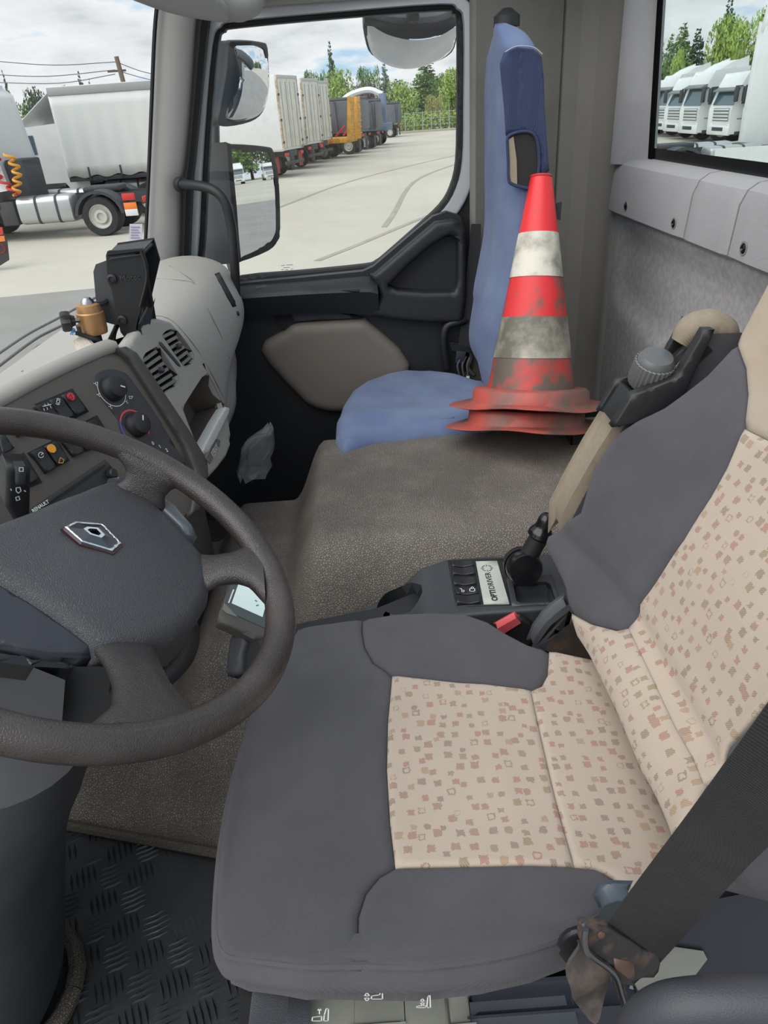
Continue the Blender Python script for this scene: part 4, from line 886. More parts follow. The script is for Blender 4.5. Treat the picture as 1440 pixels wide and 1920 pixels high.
sheet('vent_wheel', FE.poly([(297, 641), (301, 641), (337, 684), (338, 688), (333, 686), (298, 646)]), FE, CHAR, da, h=.002, sp=.01, thick=.004, r=.001)
recess('cubby', cub, .07, M('cubby_brown', (84, 76, 70), .6), da)
sheet('cubby_lip', FE.poly([(373, 848), (377, 836), (402, 790), (418, 764), (426, 766), (424, 778), (400, 826), (385, 850), (379, 854)]), FE, M('lip_speckle', (196, 195, 192), .5, bump=(400, .6, 'noise')), da, h=.008, sp=.008, thick=.02, r=.004)
nb = sheet('name_plate', FE.poly([(386, 862), (405, 823), (412, 826), (410, 836), (392, 870)]), FE, M('plate_grey', (112, 106, 100), .5), da, h=.003, sp=.01, thick=.004, r=.0008)
ta, tb_ = FE.w(*FE.px(391, 863), .0035), FE.w(*FE.px(409, 830), .0035)
text('lettering', 'KERAX', (ta+tb_)/2, tb_-ta, FE.n.cross(tb_-ta), .020, M('letter_pale', (205, 202, 196), .5), nb, bold=.0003, sx=.8)
# narrow side vent at the door end of the dashboard
from mathutils.bvhtree import BVHTree
_bm = bmesh.new(); _bm.from_mesh(DSH.data); bmesh.ops.translate(_bm, verts=_bm.verts[:], vec=WM[DSH]); BV = BVHTree.FromBMesh(_bm)
def hit(px, py):
    q, n, i, d = BV.ray_cast(CAM, ray(px, py).normalized())
    return (q, n if n.dot(CAM-q) > 0 else -n) if q is not None else (P(px, py, Y=1.95), Vector((0, -1, 0)))
def on_shell(nm, L_, R_, lift, mt, par):              # strip laid on the shell between two pixel polylines
    rg = []
    for a, b in zip(L_, R_):
        ra_ = []
        for k in range(4):
            t = k/3; q, n = hit(a[0]+(b[0]-a[0])*t, a[1]+(b[1]-a[1])*t); ra_.append(q+n*lift)
        rg.append(ra_)
    o = loft(nm, rg, mt, par, closed=False, caps=False); m_ = o.modifiers.new('t', 'SOLIDIFY'); m_.thickness = .003; return o
sv = on_shell('side_vent', [(402, 514), (409, 527), (417, 541), (424, 555), (431, 567), (436, 576)], [(411, 511), (418, 523), (425, 537), (432, 551), (438, 563), (443, 574)], .0012, BLKM, da)
for i in range(3):
    tube('slat', [hit(404+i*2.6+t*32, 515-i*1.2+t*58)[0]+hit(404+i*2.6+t*32, 515-i*1.2+t*58)[1]*.003 for t in (.05, .35, .65, .95)], .0013, CHAR, sv, n=6, sm=2)
lk_, ln_ = hit(445, 588); lathe('lock_stud', [(.006, 0), (.006, .004), (.003, .005)], lk_, ln_, BLK, da, n=10)
SEAM = M('seam_grey', (112, 108, 102), .7)
for sp_ in ([(318, 499), (345, 515), (364, 531), (390, 580), (413, 627), (430, 672)], [(294, 523), (330, 525), (354, 528), (364, 532)], [(283, 594), (300, 593), (320, 600), (343, 622), (369, 655), (396, 700), (420, 748)]):
    pts = [Vector(x) for x in cr([hit(*q)[0]+hit(*q)[1]*.0002 for q in sp_], 4)]; tube('panel_seam', pts, .0011, SEAM, da, n=5, sm=1)
_bm.free()
# shell lower half of dash and knee panels (dark)
box('knee_panel', (-.66, 1.10, 1.90), (.18, .4, .34), BLKM, da, bevel=.03)
box('lower_shell', (-.50, 1.35, 1.70), (.16, .30, .50), TAUPE, da, bevel=.03)

# ------------------------------------------------------------ monitor on its mount
mo = thing('camera_monitor', 'black hooded camera monitor on the dashboard beside the windscreen pillar', 'monitor', P(240, 630, Y=1.30))
fm = LY(1.285)
def mp(pts, y): return [P(a, b, Y=y) for a, b in pts]
prism('hood_side', mp([(202, 480), (204, 474), (264, 470), (273, 500), (274, 528), (270, 545), (262, 575), (253, 606), (250, 628), (236, 631), (229, 622), (222, 590), (212, 540), (206, 530)], 1.285), (0, .008, 0), M('hood_black', (26, 26, 28), .38), mo, bevel=.003)
tp = [P(203, 478, Y=1.285), P(264, 470, Y=1.285), P(285, 449, Y=1.40), P(222, 458, Y=1.40)]
prism('hood_top', tp, (0, 0, -.008), BLK, mo, bevel=.003)
prism('hood_far_side', mp([(222, 458), (286, 449), (297, 487), (276, 578), (255, 600), (236, 560)], 1.40), (0, .006, 0), BLK, mo, bevel=.002)
prism('screen_body', [P(207, 484, Y=1.292), P(236, 480, Y=1.292), P(262, 625, Y=1.292), P(240, 629, Y=1.292)], (0, .105, 0), BLKG, mo, bevel=.004)
prism('rear_case', mp([(184, 512), (187, 503), (206, 496), (226, 600), (212, 600), (199, 596), (188, 560)], 1.30), (0, .08, 0), M('case_black', (62, 64, 66), .6), mo, bevel=.008)
prism('vent_face', [P(251, 606, Y=1.287), P(258, 590, Y=1.287), P(262, 628, Y=1.30)*0+P(251, 629, Y=1.287)], (.012, .06, 0), CHAR, mo, bevel=.002)
tube('hood_edge', mp([(264, 471), (273, 500), (274, 528), (262, 575)], 1.284), .0022, BLK, mo, n=6)
for a, b in ((210, 523), (229, 600)):
    lathe('screw', [(.0085, 0), (.0085, .003), (.005, .0045), (.005, .002), (.0, .002)], P(a, b, Y=1.284), (0, -1, 0), BLK, mo, n=14)
for i in range(5):
    a, b = P(261+i*2.6, 608-i*4.8, Y=1.283), P(266+i*2.6, 596-i*4.8, Y=1.283); tube('rib', [a, b], .0013, CHAR, mo, n=5, sm=1)
text('lettering', 'Motec', P(244, 521, Y=1.2835), P(260, 520, Y=1.2835)-P(230, 523, Y=1.2835), (0, 0, 1), .014, M('emboss', (52, 53, 55), .45), mo, depth=.0006)
strokes('emblem', fm, [fm.poly(disc_line((226, 522), 4.2, 40, 320, 12)), fm.poly([(224, 526), (229, 518)])], .0011, M('emboss'), mo, h=.0012)
ms_ = thing('monitor_mount', 'brass-coloured swivel clamp with black star knob on a short post', 'mount', P(178, 665, Y=1.27))
mc = P(177, 660, Y=1.27)
lathe('post', [(.019, -.02), (.019, .05)], mc, (0, 0, 1), BLK, ms_, n=20)
cb_ = P(176, 618, Y=1.27)
lathe('brass_collar', [(.0225, -.006), (.0235, 0), (.0235, .030), (.021, .032), (.021, .034), (.0195, .044), (.016, .046), (.0, .046)], cb_, (.02, 0, 1), M('brass', (176, 134, 92), .38, metal=.55), ms_, n=28)
lathe('ball', [(.012, .04), (.011, .05), (.006, .056), (.0, .057)], cb_, (.02, 0, 1), STEEL, ms_, n=16)
tube('clamp_shaft', [P(160, 600, Y=1.26), P(138, 601, Y=1.245)], .004, STEEL, ms_, n=8, sm=1)
kx = (P(112, 604, Y=1.235)-P(140, 601, Y=1.245)).normalized(); kn = P(141, 601, Y=1.245)
lathe('star_knob', [(.008, 0), (.010, .006), (.0165, .008), (.0175, .012), (.0175, .020), (.015, .023), (.0, .023)], kn, kx, BLK, ms_, n=16, ribs=.22)
tube('ball_arm', [P(178, 572, Y=1.27), P(192, 568, Y=1.29), P(202, 560, Y=1.31)], .006, CHAR, ms_, n=8)
cab = tag(tube('cable', [P(142, 624, Y=1.24), P(160, 630, Y=1.245), P(185, 638, Y=1.25), P(200, 645, Y=1.27), P(212, 625, Y=1.30), P(222, 602, Y=1.32)], .004, RUB, n=8), 'thin black cable looped from the monitor past the brass mount', 'cable')
cab2 = tag(tube('cable', [P(213, 640, Y=1.32), P(216, 622, Y=1.33), P(226, 600, Y=1.34)], .0035, RUB, n=8), 'short black cable dropping from the monitor onto the dashboard', 'cable')
for i, (c_, dx) in enumerate((((70, 120, 180), 0), ((200, 200, 205), 3), ((90, 140, 190), -4))):
    tube('bare_wire', [P(142, 624, Y=1.24), P(138, 620+dx, Y=1.235), P(136+dx, 628, Y=1.23)], .0012, M('wire_%d' % i, c_, .5), cab, n=5)
ca = [P(136, 640, Y=1.24), P(158, 631, Y=1.25), P(176, 650, Y=1.24), P(172, 662, Y=1.235), P(146, 668, Y=1.22)]
tag(prism('cardboard_wedge', ca, Vector((.0, .006, .004)), M('cardboard', (206, 196, 178), .9, bump=(200, .6, 'noise')), bevel=.001), 'pale torn cardboard wedge under the brass mount', 'cardboard')

# ------------------------------------------------------------ centre console
co = thing('centre_console', 'black console with rocker switches, tray and cup recess on the engine cover', 'console', (.1, 1.03, 1.78))
FC = HZ(1.845)
hcon = lambda u, v: -.035*zs(-u, -.075, .0) - .02*zs(-u, .02, .18)
conl = [(556, 1172), (575, 1162), (640, 1150), (690, 1136), (725, 1115), (770, 1080), (806, 1058), (836, 1047), (900, 1043), (1060, 1036), (1120, 1036), (1140, 1140), (1040, 1140), (900, 1150), (800, 1164), (700, 1180), (600, 1190)]
cupl = [(706, 1140), (712, 1122), (728, 1106), (752, 1096), (772, 1092), (790, 1097), (792, 1110), (784, 1128), (770, 1146), (740, 1153)]
tra = [(962, 1098), (970, 1095), (1024, 1093), (1032, 1098), (1042, 1128), (1038, 1132), (976, 1133), (968, 1129)]
CC_ = FC.poly(conl, h=hcon)
sheet('console_top', CC_, FC, M('console_grey', (58, 60, 63), .42, bump=(700, .2, 'noise')), co, h=hcon, sp=.01, thick=.035, r=.007, holes=[FC.poly(cupl, h=hcon), FC.poly(tra)])
prism('console_base', [Vector((a, b, 1.44)) for a, b in ((-.16, .97), (.48, .97), (.48, 1.09), (.09, 1.09), (-.02, 1.03), (-.16, 1.0))], (0, 0, .37), BLK, co, bevel=.01)
def pit(nm, pts, fr, h, depth, mt, par, k=.85):
    p = [np.array(x) for x in cr(fr.poly(pts, h=h), 2, True)]; hh = h if callable(h) else (lambda u, v: np.array([h]))
    ra = [fr.w(*x, float(np.ravel(hh(np.array([x[0]]), np.array([x[1]])))[0])-.004) for x in p]; c = np.mean(p, 0); rb = [fr.w(*(c+(x-c)*k), -depth) for x in p]; n = len(p)
    return obj(nm, ra+rb, [(i, (i+1) % n, n+(i+1) % n, n+i) for i in range(n)]+[tuple(range(n, 2*n))], mt, par, angle=60)
pit('cup_recess', cupl, FC, hcon, .10, BLKM, co)
pit('coin_tray', tra, FC, 0, .022, M('tray_black', (58, 60, 63), .35), co)
sheet('tray_surround', FC.poly([(948, 1084), (1034, 1079), (1052, 1134), (960, 1138)]), FC, M('tray_black'), co, h=.003, sp=.012, thick=.01, holes=[FC.poly(tra)], r=.002)
sheet('switch_bezel', FC.poly([(839, 1051), (944, 1047), (958, 1135), (855, 1138)]), FC, BLK, co, h=.002, sp=.02, thick=.008, r=.002)
lk = [(845, 1052, 888, 1062), (846, 1064, 890, 1077), (848, 1083, 892, 1096), (852, 1102, 896, 1114), (854, 1116, 900, 1131)]
for i, (x0, y0, x1, y1) in enumerate(lk):
    pts = [(x0, y0), (x1-2, y0-1), (x1+1, y1-1), (x0+3, y1)]
    p = FC.poly(pts, h=.006); cu_ = np.mean(np.array(p), 0)
    k = sheet('rocker_switch', p, FC, M('rocker_black', (30, 31, 33), .42), co, h=lambda u, v: .005+.0035*np.abs(u-cu_[0])/.016, sp=.005, thick=.012, r=.0018)
    if i == 3:
        strokes('symbol', FC, [FC.poly(L, h=.009) for L in ([(866, 1107), (870, 1107), (870, 1110), (866, 1110), (866, 1107)], [(866, 1107), (865, 1104), (862, 1104)], [(881, 1104), (890, 1104), (890, 1109), (881, 1109), (881, 1104)], [(883, 1104), (884, 1101), (887, 1101), (888, 1104)])], .0012, WHITEP, k, h=.0096)
pl = sheet('label_plate', FC.poly([(892, 1052), (932, 1051), (955, 1131), (907, 1132)], h=.004), FC, M('plate_pale', (176, 180, 170), .5), co, h=.004, sp=.02, thick=.002, r=.0005)
ka, kb = FC.w(*FC.px(929, 1126, h=.005), .0046), FC.w(*FC.px(914, 1072, h=.005), .0046); mid = ka.lerp(kb, .27); mid2 = ka.lerp(kb, .74)
INK = M('ink_black', (30, 31, 30), .6)
Lk = (kb-ka).length
text('lettering', 'OPTI', ka.lerp(kb, .185), kb-ka, (-1, 0, 0), .0145, INK, pl, bold=.0004, fit=Lk*.36); text('lettering', 'DRIVER', ka.lerp(kb, .69), kb-ka, (-1, 0, 0), .0145, INK, pl, fit=Lk*.58)
cE = FC.px(913, 1065, h=.005)
strokes('emblem', FC, [disc_line(cE, .009, 20, 70, 6), disc_line(cE, .009, 110, 160, 6), disc_line(cE, .009, 200, 250, 6), disc_line(cE, .009, 290, 340, 6), [(cE[0], cE[1]+.006), (cE[0], cE[1]+.011)], [(cE[0], cE[1]-.006), (cE[0], cE[1]-.011)], [(cE[0]+.006, cE[1]), (cE[0]+.011, cE[1])], [(cE[0]-.006, cE[1]), (cE[0]-.011, cE[1])]], .0011, INK, pl, h=.005)
# gear lever
gl_ = thing('gear_lever', 'short black gear lever on a drum beside the label plate of the console', 'gear lever', P(980, 1078, Z=1.85))
gc = P(980, 1062, Y=1.03)
lathe('drum', [(.0, -.026), (.026, -.026), (.030, -.022), (.031, 0), (.031, .018), (.028, .024), (.0, .026)], gc, (0.05, -.97, .25), BLKG, gl_, n=32)
lathe('drum_band', [(.0325, .0), (.0325, .012), (.031, .014)], gc+Vector((0, 0, .0)), (0.05, .97, -.25), BLK, gl_, n=32, caps=False)
p0, p1, p2 = P(992, 1040, Y=1.03), P(1010, 1008, Y=1.03), P(1028, 966, Y=1.03)
loft('shaft', tube_rings([p0, p0.lerp(p1, .6), p1], [.017, .0165, .0165], 18), BLK, gl_)
loft('grip', tube_rings([p1-(p2-p1)*.05, p1.lerp(p2, .12), p1.lerp(p2, .28), p1.lerp(p2, .5), p1.lerp(p2, .8), p2, p2+(p2-p1)*.06], [.014, .022, .0205, .0145, .0138, .010, .003], 18, sm=4), BLKG, gl_)
# small display and remote behind the wheel
ds = thing('driver_display', 'small grey-framed display with lit pale screen seen through the steering wheel', 'display', P(455, 1180, Y=.86))
fz = plane3(P(432, 1098, Y=.93), P(412, 1152, Y=.88), P(505, 1150, Y=.90))
sheet('housing', fz.poly([(428, 1094), (500, 1092), (520, 1110), (530, 1180), (500, 1198), (478, 1196), (430, 1172), (408, 1162), (410, 1146), (424, 1110)]), fz, M('display_frame', (72, 69, 64), .55), ds, sp=.015, thick=.02, r=.006)
sheet('display_glass', fz.poly([(432, 1098), (500, 1096), (516, 1120), (510, 1184), (420, 1144)]), fz, M('display_dark', (64, 72, 72), .12), ds, h=.0012, sp=.03, thick=.001)
lcd = sheet('screen', fz.poly([(447, 1095), (492, 1096), (503, 1110), (498, 1135), (492, 1158), (434, 1132)]), fz, M('lcd', (196, 212, 208), .3, em=.22), ds, h=.0020, sp=.03, thick=.0006)
strokes('smudge', fz, [fz.poly(L) for L in ([(478, 1127), (481, 1129)], [(480, 1137), (484, 1136)], [(474, 1099), (476, 1102)])], .0015, M('lcd_mark', (70, 78, 78), .4), lcd, h=.0028)
strokes('lettering', fz, [fz.poly([(428.5+i*.72, 1131-i*1.9), (429+i*.72, 1129.9-i*1.9)]) for i in range(13)], .0022, WHITEP, ds, h=.0022)
sheet('corner_bevel', fz.poly([(420, 1132), (422, 1133), (446, 1158), (424, 1150), (417, 1143)]), fz, M('bevel_grey', (112, 112, 102), .4), ds, h=.0014, sp=.02, thick=.001)
strokes('symbol', fz, [fz.poly(L) for L in ([(498, 1160), (501, 1150), (504, 1152)], [(498, 1164), (503, 1162)])], .0011, M('sym_amber', (190, 170, 110), .5), ds, h=.003)
rm = thing('handset', 'dark handset in its holder below the small display behind the wheel', 'handset', P(450, 1250, Y=.85))
fr2 = plane3(P(440, 1180, Y=.90), P(428, 1262, Y=.85), P(480, 1200, Y=.86))
sheet('holder', fr2.poly([(432, 1185), (440, 1176), (500, 1200), (490, 1260), (440, 1272), (426, 1268), (424, 1250)]), fr2, BLK, rm, sp=.012, thick=.03, r=.006)
sheet('handset_body', fr2.poly([(438, 1200), (446, 1190), (462, 1194), (468, 1206), (462, 1225), (458, 1262), (436, 1268), (431, 1262)]), fr2, CHAR, rm, h=.010, sp=.008, thick=.012, r=.006, curve=2)

# ------------------------------------------------------------ passenger seat under its blue cover
ps = thing('passenger_chair', 'passenger seat with loose blue cloth cover behind the traffic cones', 'seat', (.1, 1.9, ZF))
FP = HZ(1.91)
pc = [(626, 812), (629, 785), (640, 748), (656, 724), (680, 708), (720, 694), (760, 686), (810, 686), (860, 694), (900, 706), (960, 712), (985, 760), (960, 790), (800, 800), (700, 812), (640, 830)]
puv = FP.poly(pc); pm = np.mean(np.array(puv), 0)
hp_ = lambda u, v: .012*np.exp(-((v-1.72)/.05)**2) - .012*np.exp(-(((u-.12)/.09)**2+((v-1.88)/.12)**2)) + .003*np.sin(u*38+v*21)*np.exp(-((u-.18)/.1)**2)
sheet('seat_cushion', puv, FP, BLUE, ps, h=hp_, sp=.011, thick=.15, r=.045, angle=80, prof=.85)
tube('hem_fold', [P(640, 822, Y=1.655), P(700, 806, Y=1.66), P(760, 794, Y=1.665), P(850, 784, Y=1.67)], .006, BLUE, ps, n=8)
box('seat_base', (.08, 1.88, 1.60), (.34, .40, .34), BLKM, ps, bevel=.02)
rows = [(40, 925, 932, 960), (52, 918, 930, 985), (70, 911, 931, 1004), (100, 906, 934, 1017), (150, 903, 938, 1021), (200, 902, 941, 1022), (260, 901, 944, 1026), (330, 901, 946, 1034), (400, 900, 946, 1043), (470, 898, 944, 1048), (530, 888, 938, 1052), (580, 880, 925, 1055), (640, 877, 912, 1056), (700, 880, 906, 1058), (745, 895, 912, 1060)]
rgs = []; yn_, yf_ = 1.71, 2.06
for py, xl, xm, xr in cr(rows, 5):
    z = P(xm, py, Y=yn_).z; xn0 = P(xm, py, Y=yn_).x; xn1 = P(xr, py, Y=yn_).x
    d = ray(xl, py); xf0 = P(xl, P(xm, py, Y=yn_) and py, Y=yf_).x
    w_ = xn1-xn0; top = min(1, max(.12, (py-36)/55)); fy = yf_ - (1-top)*.12; ny = yn_ + (1-top)*.05
    ring = []
    for k in range(40):
        a = 2*math.pi*k/40; ca, sa = math.cos(a), math.sin(a); e = .55
        s_ = math.copysign(abs(ca)**e, ca)*.5+.5; t_ = math.copysign(abs(sa)**e, sa)*.5+.5
        x0 = xn0+(xf0-xn0)*t_; wid = w_*(1-.12*t_)
        fold = .008*math.sin(t_*17+z*4)*(1-s_)*min(1, (2.75-z)*3) + .004*math.sin(z*30+t_*5)*(1 if z < 2.15 else .2)
        ring.append((x0+wid*s_-fold*(1 if s_ < .5 else 0), ny+(fy-ny)*t_, z))
    rgs.append(ring)
loft('backrest', rgs, BLUE, ps, angle=80)
YB = yn_-.004
fbk2 = LY(YB)
ho = [(950, 262), (953, 255), (965, 249), (985, 246), (1000, 252), (1007, 268), (1010, 300), (1008, 330), (1006, 352), (985, 352), (960, 345), (953, 335), (952, 300)]
sheet('armrest_opening', fbk2.poly(ho), fbk2, M('opening_black', (38, 38, 38), .8), ps, h=.002, sp=.02, thick=.004)
sheet('opening_foam', fbk2.poly([(952, 262), (962, 256), (968, 300), (969, 346), (957, 342), (953, 330)]), fbk2, M('foam_beige', (150, 138, 118), .9), ps, h=.005, sp=.02, thick=.004)
oh = [fbk2.w(*fbk2.px(*p), .005) for p in ho]; tube('cover_hem', oh+[oh[0]], .0035, M('hem_navy', (48, 58, 86), .9), ps, n=6)
# navy side panel of the cover
sdp = [(938, 120), (946, 98), (970, 88), (1000, 92), (1016, 106), (1020, 150), (1021, 200), (1025, 262), (1030, 320), (1014, 335), (1011, 300), (1008, 266), (1000, 250), (985, 243), (962, 247), (949, 255), (946, 200)]
sheet('side_panel', fbk2.poly(sdp), fbk2, M('navy_cloth', (56, 66, 96), .95, bump=(650, .5, 'weave')), ps, h=lambda u, v: .003+.0015*np.sin(u*160), sp=.012, thick=.006, r=.004, angle=80)
st2 = [fbk2.w(*fbk2.px(*p), .008) for p in ((946, 98), (962, 89), (980, 87), (1000, 90), (1015, 102))]; tube('seam', st2, .0014, M('stitch_pale', (150, 156, 170), .9), ps, n=5)
lathe('head_bolt', [(.03, 0), (.03, .02), (.01, .035)], P(950, 50, Y=1.95), (0, 0, 1), BLK, ps, n=16)
prism('cover_tab', [P(a, b, Y=1.70) for a, b in ((1030, 385), (1053, 380), (1050, 412), (1038, 408))], (0, .006, 0), M('tab_dark', (52, 58, 62), .9), ps, bevel=.001)
# passenger belt with its tongue
pb_ = thing('passenger_seat_belt', 'black seat belt with steel tongue parked on the pillar behind the blue seat cushion', 'seat belt', P(868, 690, Y=2.10))
rgb = []
for x0, x1, py in ((884, 902, 420), (876, 900, 500), (868, 893, 580), (860, 887, 640), (856, 886, 655)):
    a, b = P(x0, py, Y=2.095), P(x1, py, Y=2.085); rgb.append([a, b, b+Vector((0, .003, 0)), a+Vector((0, .003, 0))])
loft('webbing', rgb, M('belt_black', (34, 34, 36), .85), pb_, angle=60)
prism('tongue_body', [P(a, b, Y=2.08) for a, b in ((846, 647), (884, 652), (882, 660), (848, 656))], (0, .02, 0), BLK, pb_, bevel=.002)
ftp = LY(2.08)
sheet('tongue_blade', ftp.poly([(856, 658), (874, 660), (868, 682), (854, 680)]), ftp, STEEL, pb_, sp=.02, thick=.003, holes=[ftp.poly([(859, 672), (865, 673), (864, 679), (858, 678)])])
tube('belt_tail', [P(880, 655, Y=2.09), P(884, 672, Y=2.085), P(878, 690, Y=2.08), P(890, 705, Y=2.06)], .006, M('belt_black'), pb_, n=6)
for i in range(3): tube('buckle_stalk', [P(862+i*8, 705, Y=2.07), P(858+i*9, 685, Y=2.08), P(866+i*8, 668, Y=2.09)], .005, BLK, pb_, n=6)

# ------------------------------------------------------------ traffic cones
def dirty(name, col, dirt, lo, hi, sc=9):
    return M(name, col, .5, var=(sc, lo, hi), col2=dirt, bump=(60, .2, 'noise'))
CR_ = dirty('cone_red', (206, 44, 46), (104, 82, 72), .50, .60); CRD = dirty('cone_red_dirty', (190, 52, 48), (92, 82, 73), .36, .53, 13)
CWT = dirty('cone_white', (204, 198, 184), (120, 114, 102), .44, .62, 8); CWD = dirty('cone_white_dirty', (178, 172, 156), (98, 93, 83), .30, .58, 11); CFL = dirty('cone_flange', (176, 74, 64), (98, 80, 72), .38, .62, 8)
cb0 = P(985, 799, Y=1.555); ct0 = P(1008, 332, Y=1.705); cax = (ct0-cb0).normalized()
tiltm = Vector((0, 0, 1)).rotation_difference(cax).to_matrix()
def cone(label, zb, full, cx, cy, rot):
    o = thing('traffic_cone', label, 'traffic cone', (cx, cy, zb), 'two stacked traffic cones on the engine cover')
    L = lambda x, y, z: Vector((cx, cy, zb)) + tiltm @ Vector((x, y, z))
    n = 64; rg = []
    for R_, z, sq in ((.0, .0, 0), (.148, .0, 1), (.155, .002, 1), (.148, .006, 1), (.139, .009, .3), (.136, .013, 0), (.134, .036, 0), (.126, .043, 0), (.09, .043, 0)):
        ring = []
        for k in range(n):
            a = 2*math.pi*k/n; b = a-rot; m_ = max(abs(math.cos(b)), abs(math.sin(b))); rr = R_*(1+sq*(min(1/m_, 1.30)-1)*.75)
            ring.append(L(rr*math.cos(a), rr*math.sin(a), z + sq*.006*math.sin(a*3+1)))
        rg.append(ring)
    loft('base_flange', rg, CFL, o, angle=60)
    if full:
        H = (ct0-cb0).length-.047; z0 = .042; rad = lambda z: .100+(.0235-.100)*(z-z0)/(H-z0)
        def band(nm, za, zb_, mt, ex=0):
            zz = np.linspace(za, zb_, 7); loft(nm, [[L((rad(z)+ex)*math.cos(2*math.pi*k/40), (rad(z)+ex)*math.sin(2*math.pi*k/40), z) for k in range(40)] for z in zz], mt, o, caps=False, angle=60)
        zl = [z0, .112, .202, .288, .382, H]
        band('red_body', zl[0], zl[1], CRD); band('white_band', zl[1], zl[2], CWD, .0012); band('red_body', zl[2], zl[3], CR_); band('white_band', zl[3], zl[4], CWT, .0012); band('red_body', zl[4], H, M('cone_red_clean', (212, 40, 44), .45, var=(16, .55, .7), col2=(150, 70, 62)))
        loft('top_rim', tube_rings([L(.0225*math.cos(a), .0225*math.sin(a), H) for a in np.linspace(0, 2*math.pi, 25)], .003, 6, 1), CR_, o)
    return o
def cone_at(label, q, full, rot): return cone(label, q.z, full, q.x, q.y, rot)
cone_at('bottom traffic cone of the stack, only its dirty red base flange showing', cb0, False, .75)
cone_at('upper traffic cone with dirty red and white bands leaning beside the blue seat', cb0+cax*.047+Vector((.008, 0, 0)), True, .6)
# black open bin behind the cones
bn = thing('storage_bin', 'small black open box beside the cone base and the armrest', 'box', P(1085, 830, Y=1.50))
q0, q1, q2 = P(1066, 795, Z=1.93), P(1110, 785, Z=1.93), P(1120, 800, Z=1.93)
b0, b1, b2, b3 = Vector((.445, 1.50, 1.93)), Vector((.56, 1.50, 1.93)), Vector((.56, 1.66, 1.93)), Vector((.445, 1.66, 1.93))
for a, b in ((b0, b1), (b1, b2), (b2, b3), (b3, b0)):
    d = (b-a).normalized(); nn = Vector((-d.y, d.x, 0)); prism('side', [a, b, b+nn*.004, a+nn*.004], (0, 0, -.085), BLKM, bn, bevel=.001)
box('bottom', (.5025, 1.58, 1.85), (.11, .155, .006), BLKM, bn, bevel=.001)
# plastic bag in the passenger footwell
pbm = bpy.data.materials.new('clear_plastic'); pbm.use_nodes = True; b_ = pbm.node_tree.nodes['Principled BSDF']
b_.inputs['Base Color'].default_value = lin((150, 156, 160)); b_.inputs['Roughness'].default_value = .25; b_.inputs['Alpha'].default_value = .3
bgp = [(445, 890, 475, 888), (447, 872, 505, 885), (452, 850, 509, 870), (462, 830, 506, 855), (478, 818, 514, 838), (490, 812, 514, 824), (500, 806, 512, 808)]
rg = []
for i, (x0, y0, x1, y1) in enumerate(bgp):
    a, b = P(x0, y0, Y=1.66), P(x1, y1, Y=1.68); c = (a+b)/2; h_ = (b-a)/2; ring = []
    for k in range(18):
        t = 2*math.pi*k/18; j = 1+.18*math.sin(k*2.3+i*1.7)
        ring.append(c+h_*math.cos(t)*(1+.08*math.sin(i*3+k))+Vector((0, .035*j*math.sin(t), .010*math.sin(k*3+i))))
    rg.append(ring)
pbag = tag(loft('plastic_bag', rg, pbm, angle=25), 'crumpled clear plastic bag in the dark passenger footwell', 'bag')
# card sticker on the windscreen
sf = LY(2.02)
stk = tag(sheet('windscreen_card', sf.poly([(243, 420), (267, 420), (266, 453), (242, 453)]), sf, M('card_pale', (196, 194, 204), .7), sp=.05, thick=.002), 'small pale card stuck low on the windscreen beside the pillar', 'card')
strokes('lettering', sf, [sf.poly([(246, 426+i*5), (262-(i % 2)*3, 426+i*5)]) for i in range(5)], .0028, M('card_ink', (142, 138, 156), .7), stk, h=.0012)
# ------------------------------------------------------------ mirrors outside the passenger window
def reflector(px, py, Y, r):                          # plane of a mirror that sends the line of sight through (px,py) along r
    c = P(px, py, Y=Y); d = ray(px, py).normalized(); n = (Vector(r).normalized()-d).normalized()
    ex = Vector((0, 0, 1)).cross(n).normalized(); f = Fr(c, ex, n.cross(ex)); f.n = n if n.dot(CAM-c) > 0 else -n; return f
HOUS = M('mirror_housing', (72, 76, 80), .5, bump=(500, .2, 'noise'))
def mirror(name, label, fr, glass_px, hous_px, depth, bulge, back=None, ex=0):
    o = thing(name, label, 'mirror', fr.o)
    gp = fr.poly(glass_px); hp = fr.poly(hous_px); c = np.mean(np.array(gp), 0)
    r2 = max(((np.array(gp)-c)**2).sum(1))*.8; hg = (lambda u, v: (r2-((u-c[0])**2+(v-c[1])**2))*bulge) if bulge else 0
    sheet('mirror_glass', gp, fr, MIR, o, h=(lambda u, v: hg(u, v)+.004) if bulge else .004, sp=.012, thick=.003, curve=3, angle=80)
    sheet('mirror_rim', hp, fr, BLK, o, h=.006, sp=.015, thick=.016, curve=3, r=.004, holes=[[tuple(c+(np.array(q)-c)*.98) for q in gp]])
    n = [np.array(x) for x in cr(hp, 3, True)]; cc = np.mean(n, 0); rings = []
    bv = back or -fr.n
    for k, s_ in ((0, 1), (.001, 1), (.3, 1.0), (.6, .96), (.85, .86), (1, .66)):
        rings.append([fr.w(*(cc+(x-cc)*s_), -.010) + bv*depth*k for x in n])
    if bulge: rings[0] = [fr.w(*(cc+(x-cc)*.9), -.03) + bv*0 for x in n]
    loft('housing', rings, HOUS, o, angle=60)
    return o
f1 = reflector(466, 316, 2.42, (1, .07, 0))
m1 = mirror('door_mirror', 'large flat door mirror, the lower of the two stacked mirrors outside the window', f1,
    [(431, 284), (438, 279), (495, 283), (506, 294), (514, 340), (517, 420), (514, 442), (500, 460), (455, 482), (448, 478), (440, 380)],
    [(424, 276), (432, 270), (498, 275), (512, 286), (521, 335), (524, 430), (519, 452), (502, 470), (452, 490), (442, 484), (432, 380)], .14, 0, Vector((-.98, .1, -.02)))
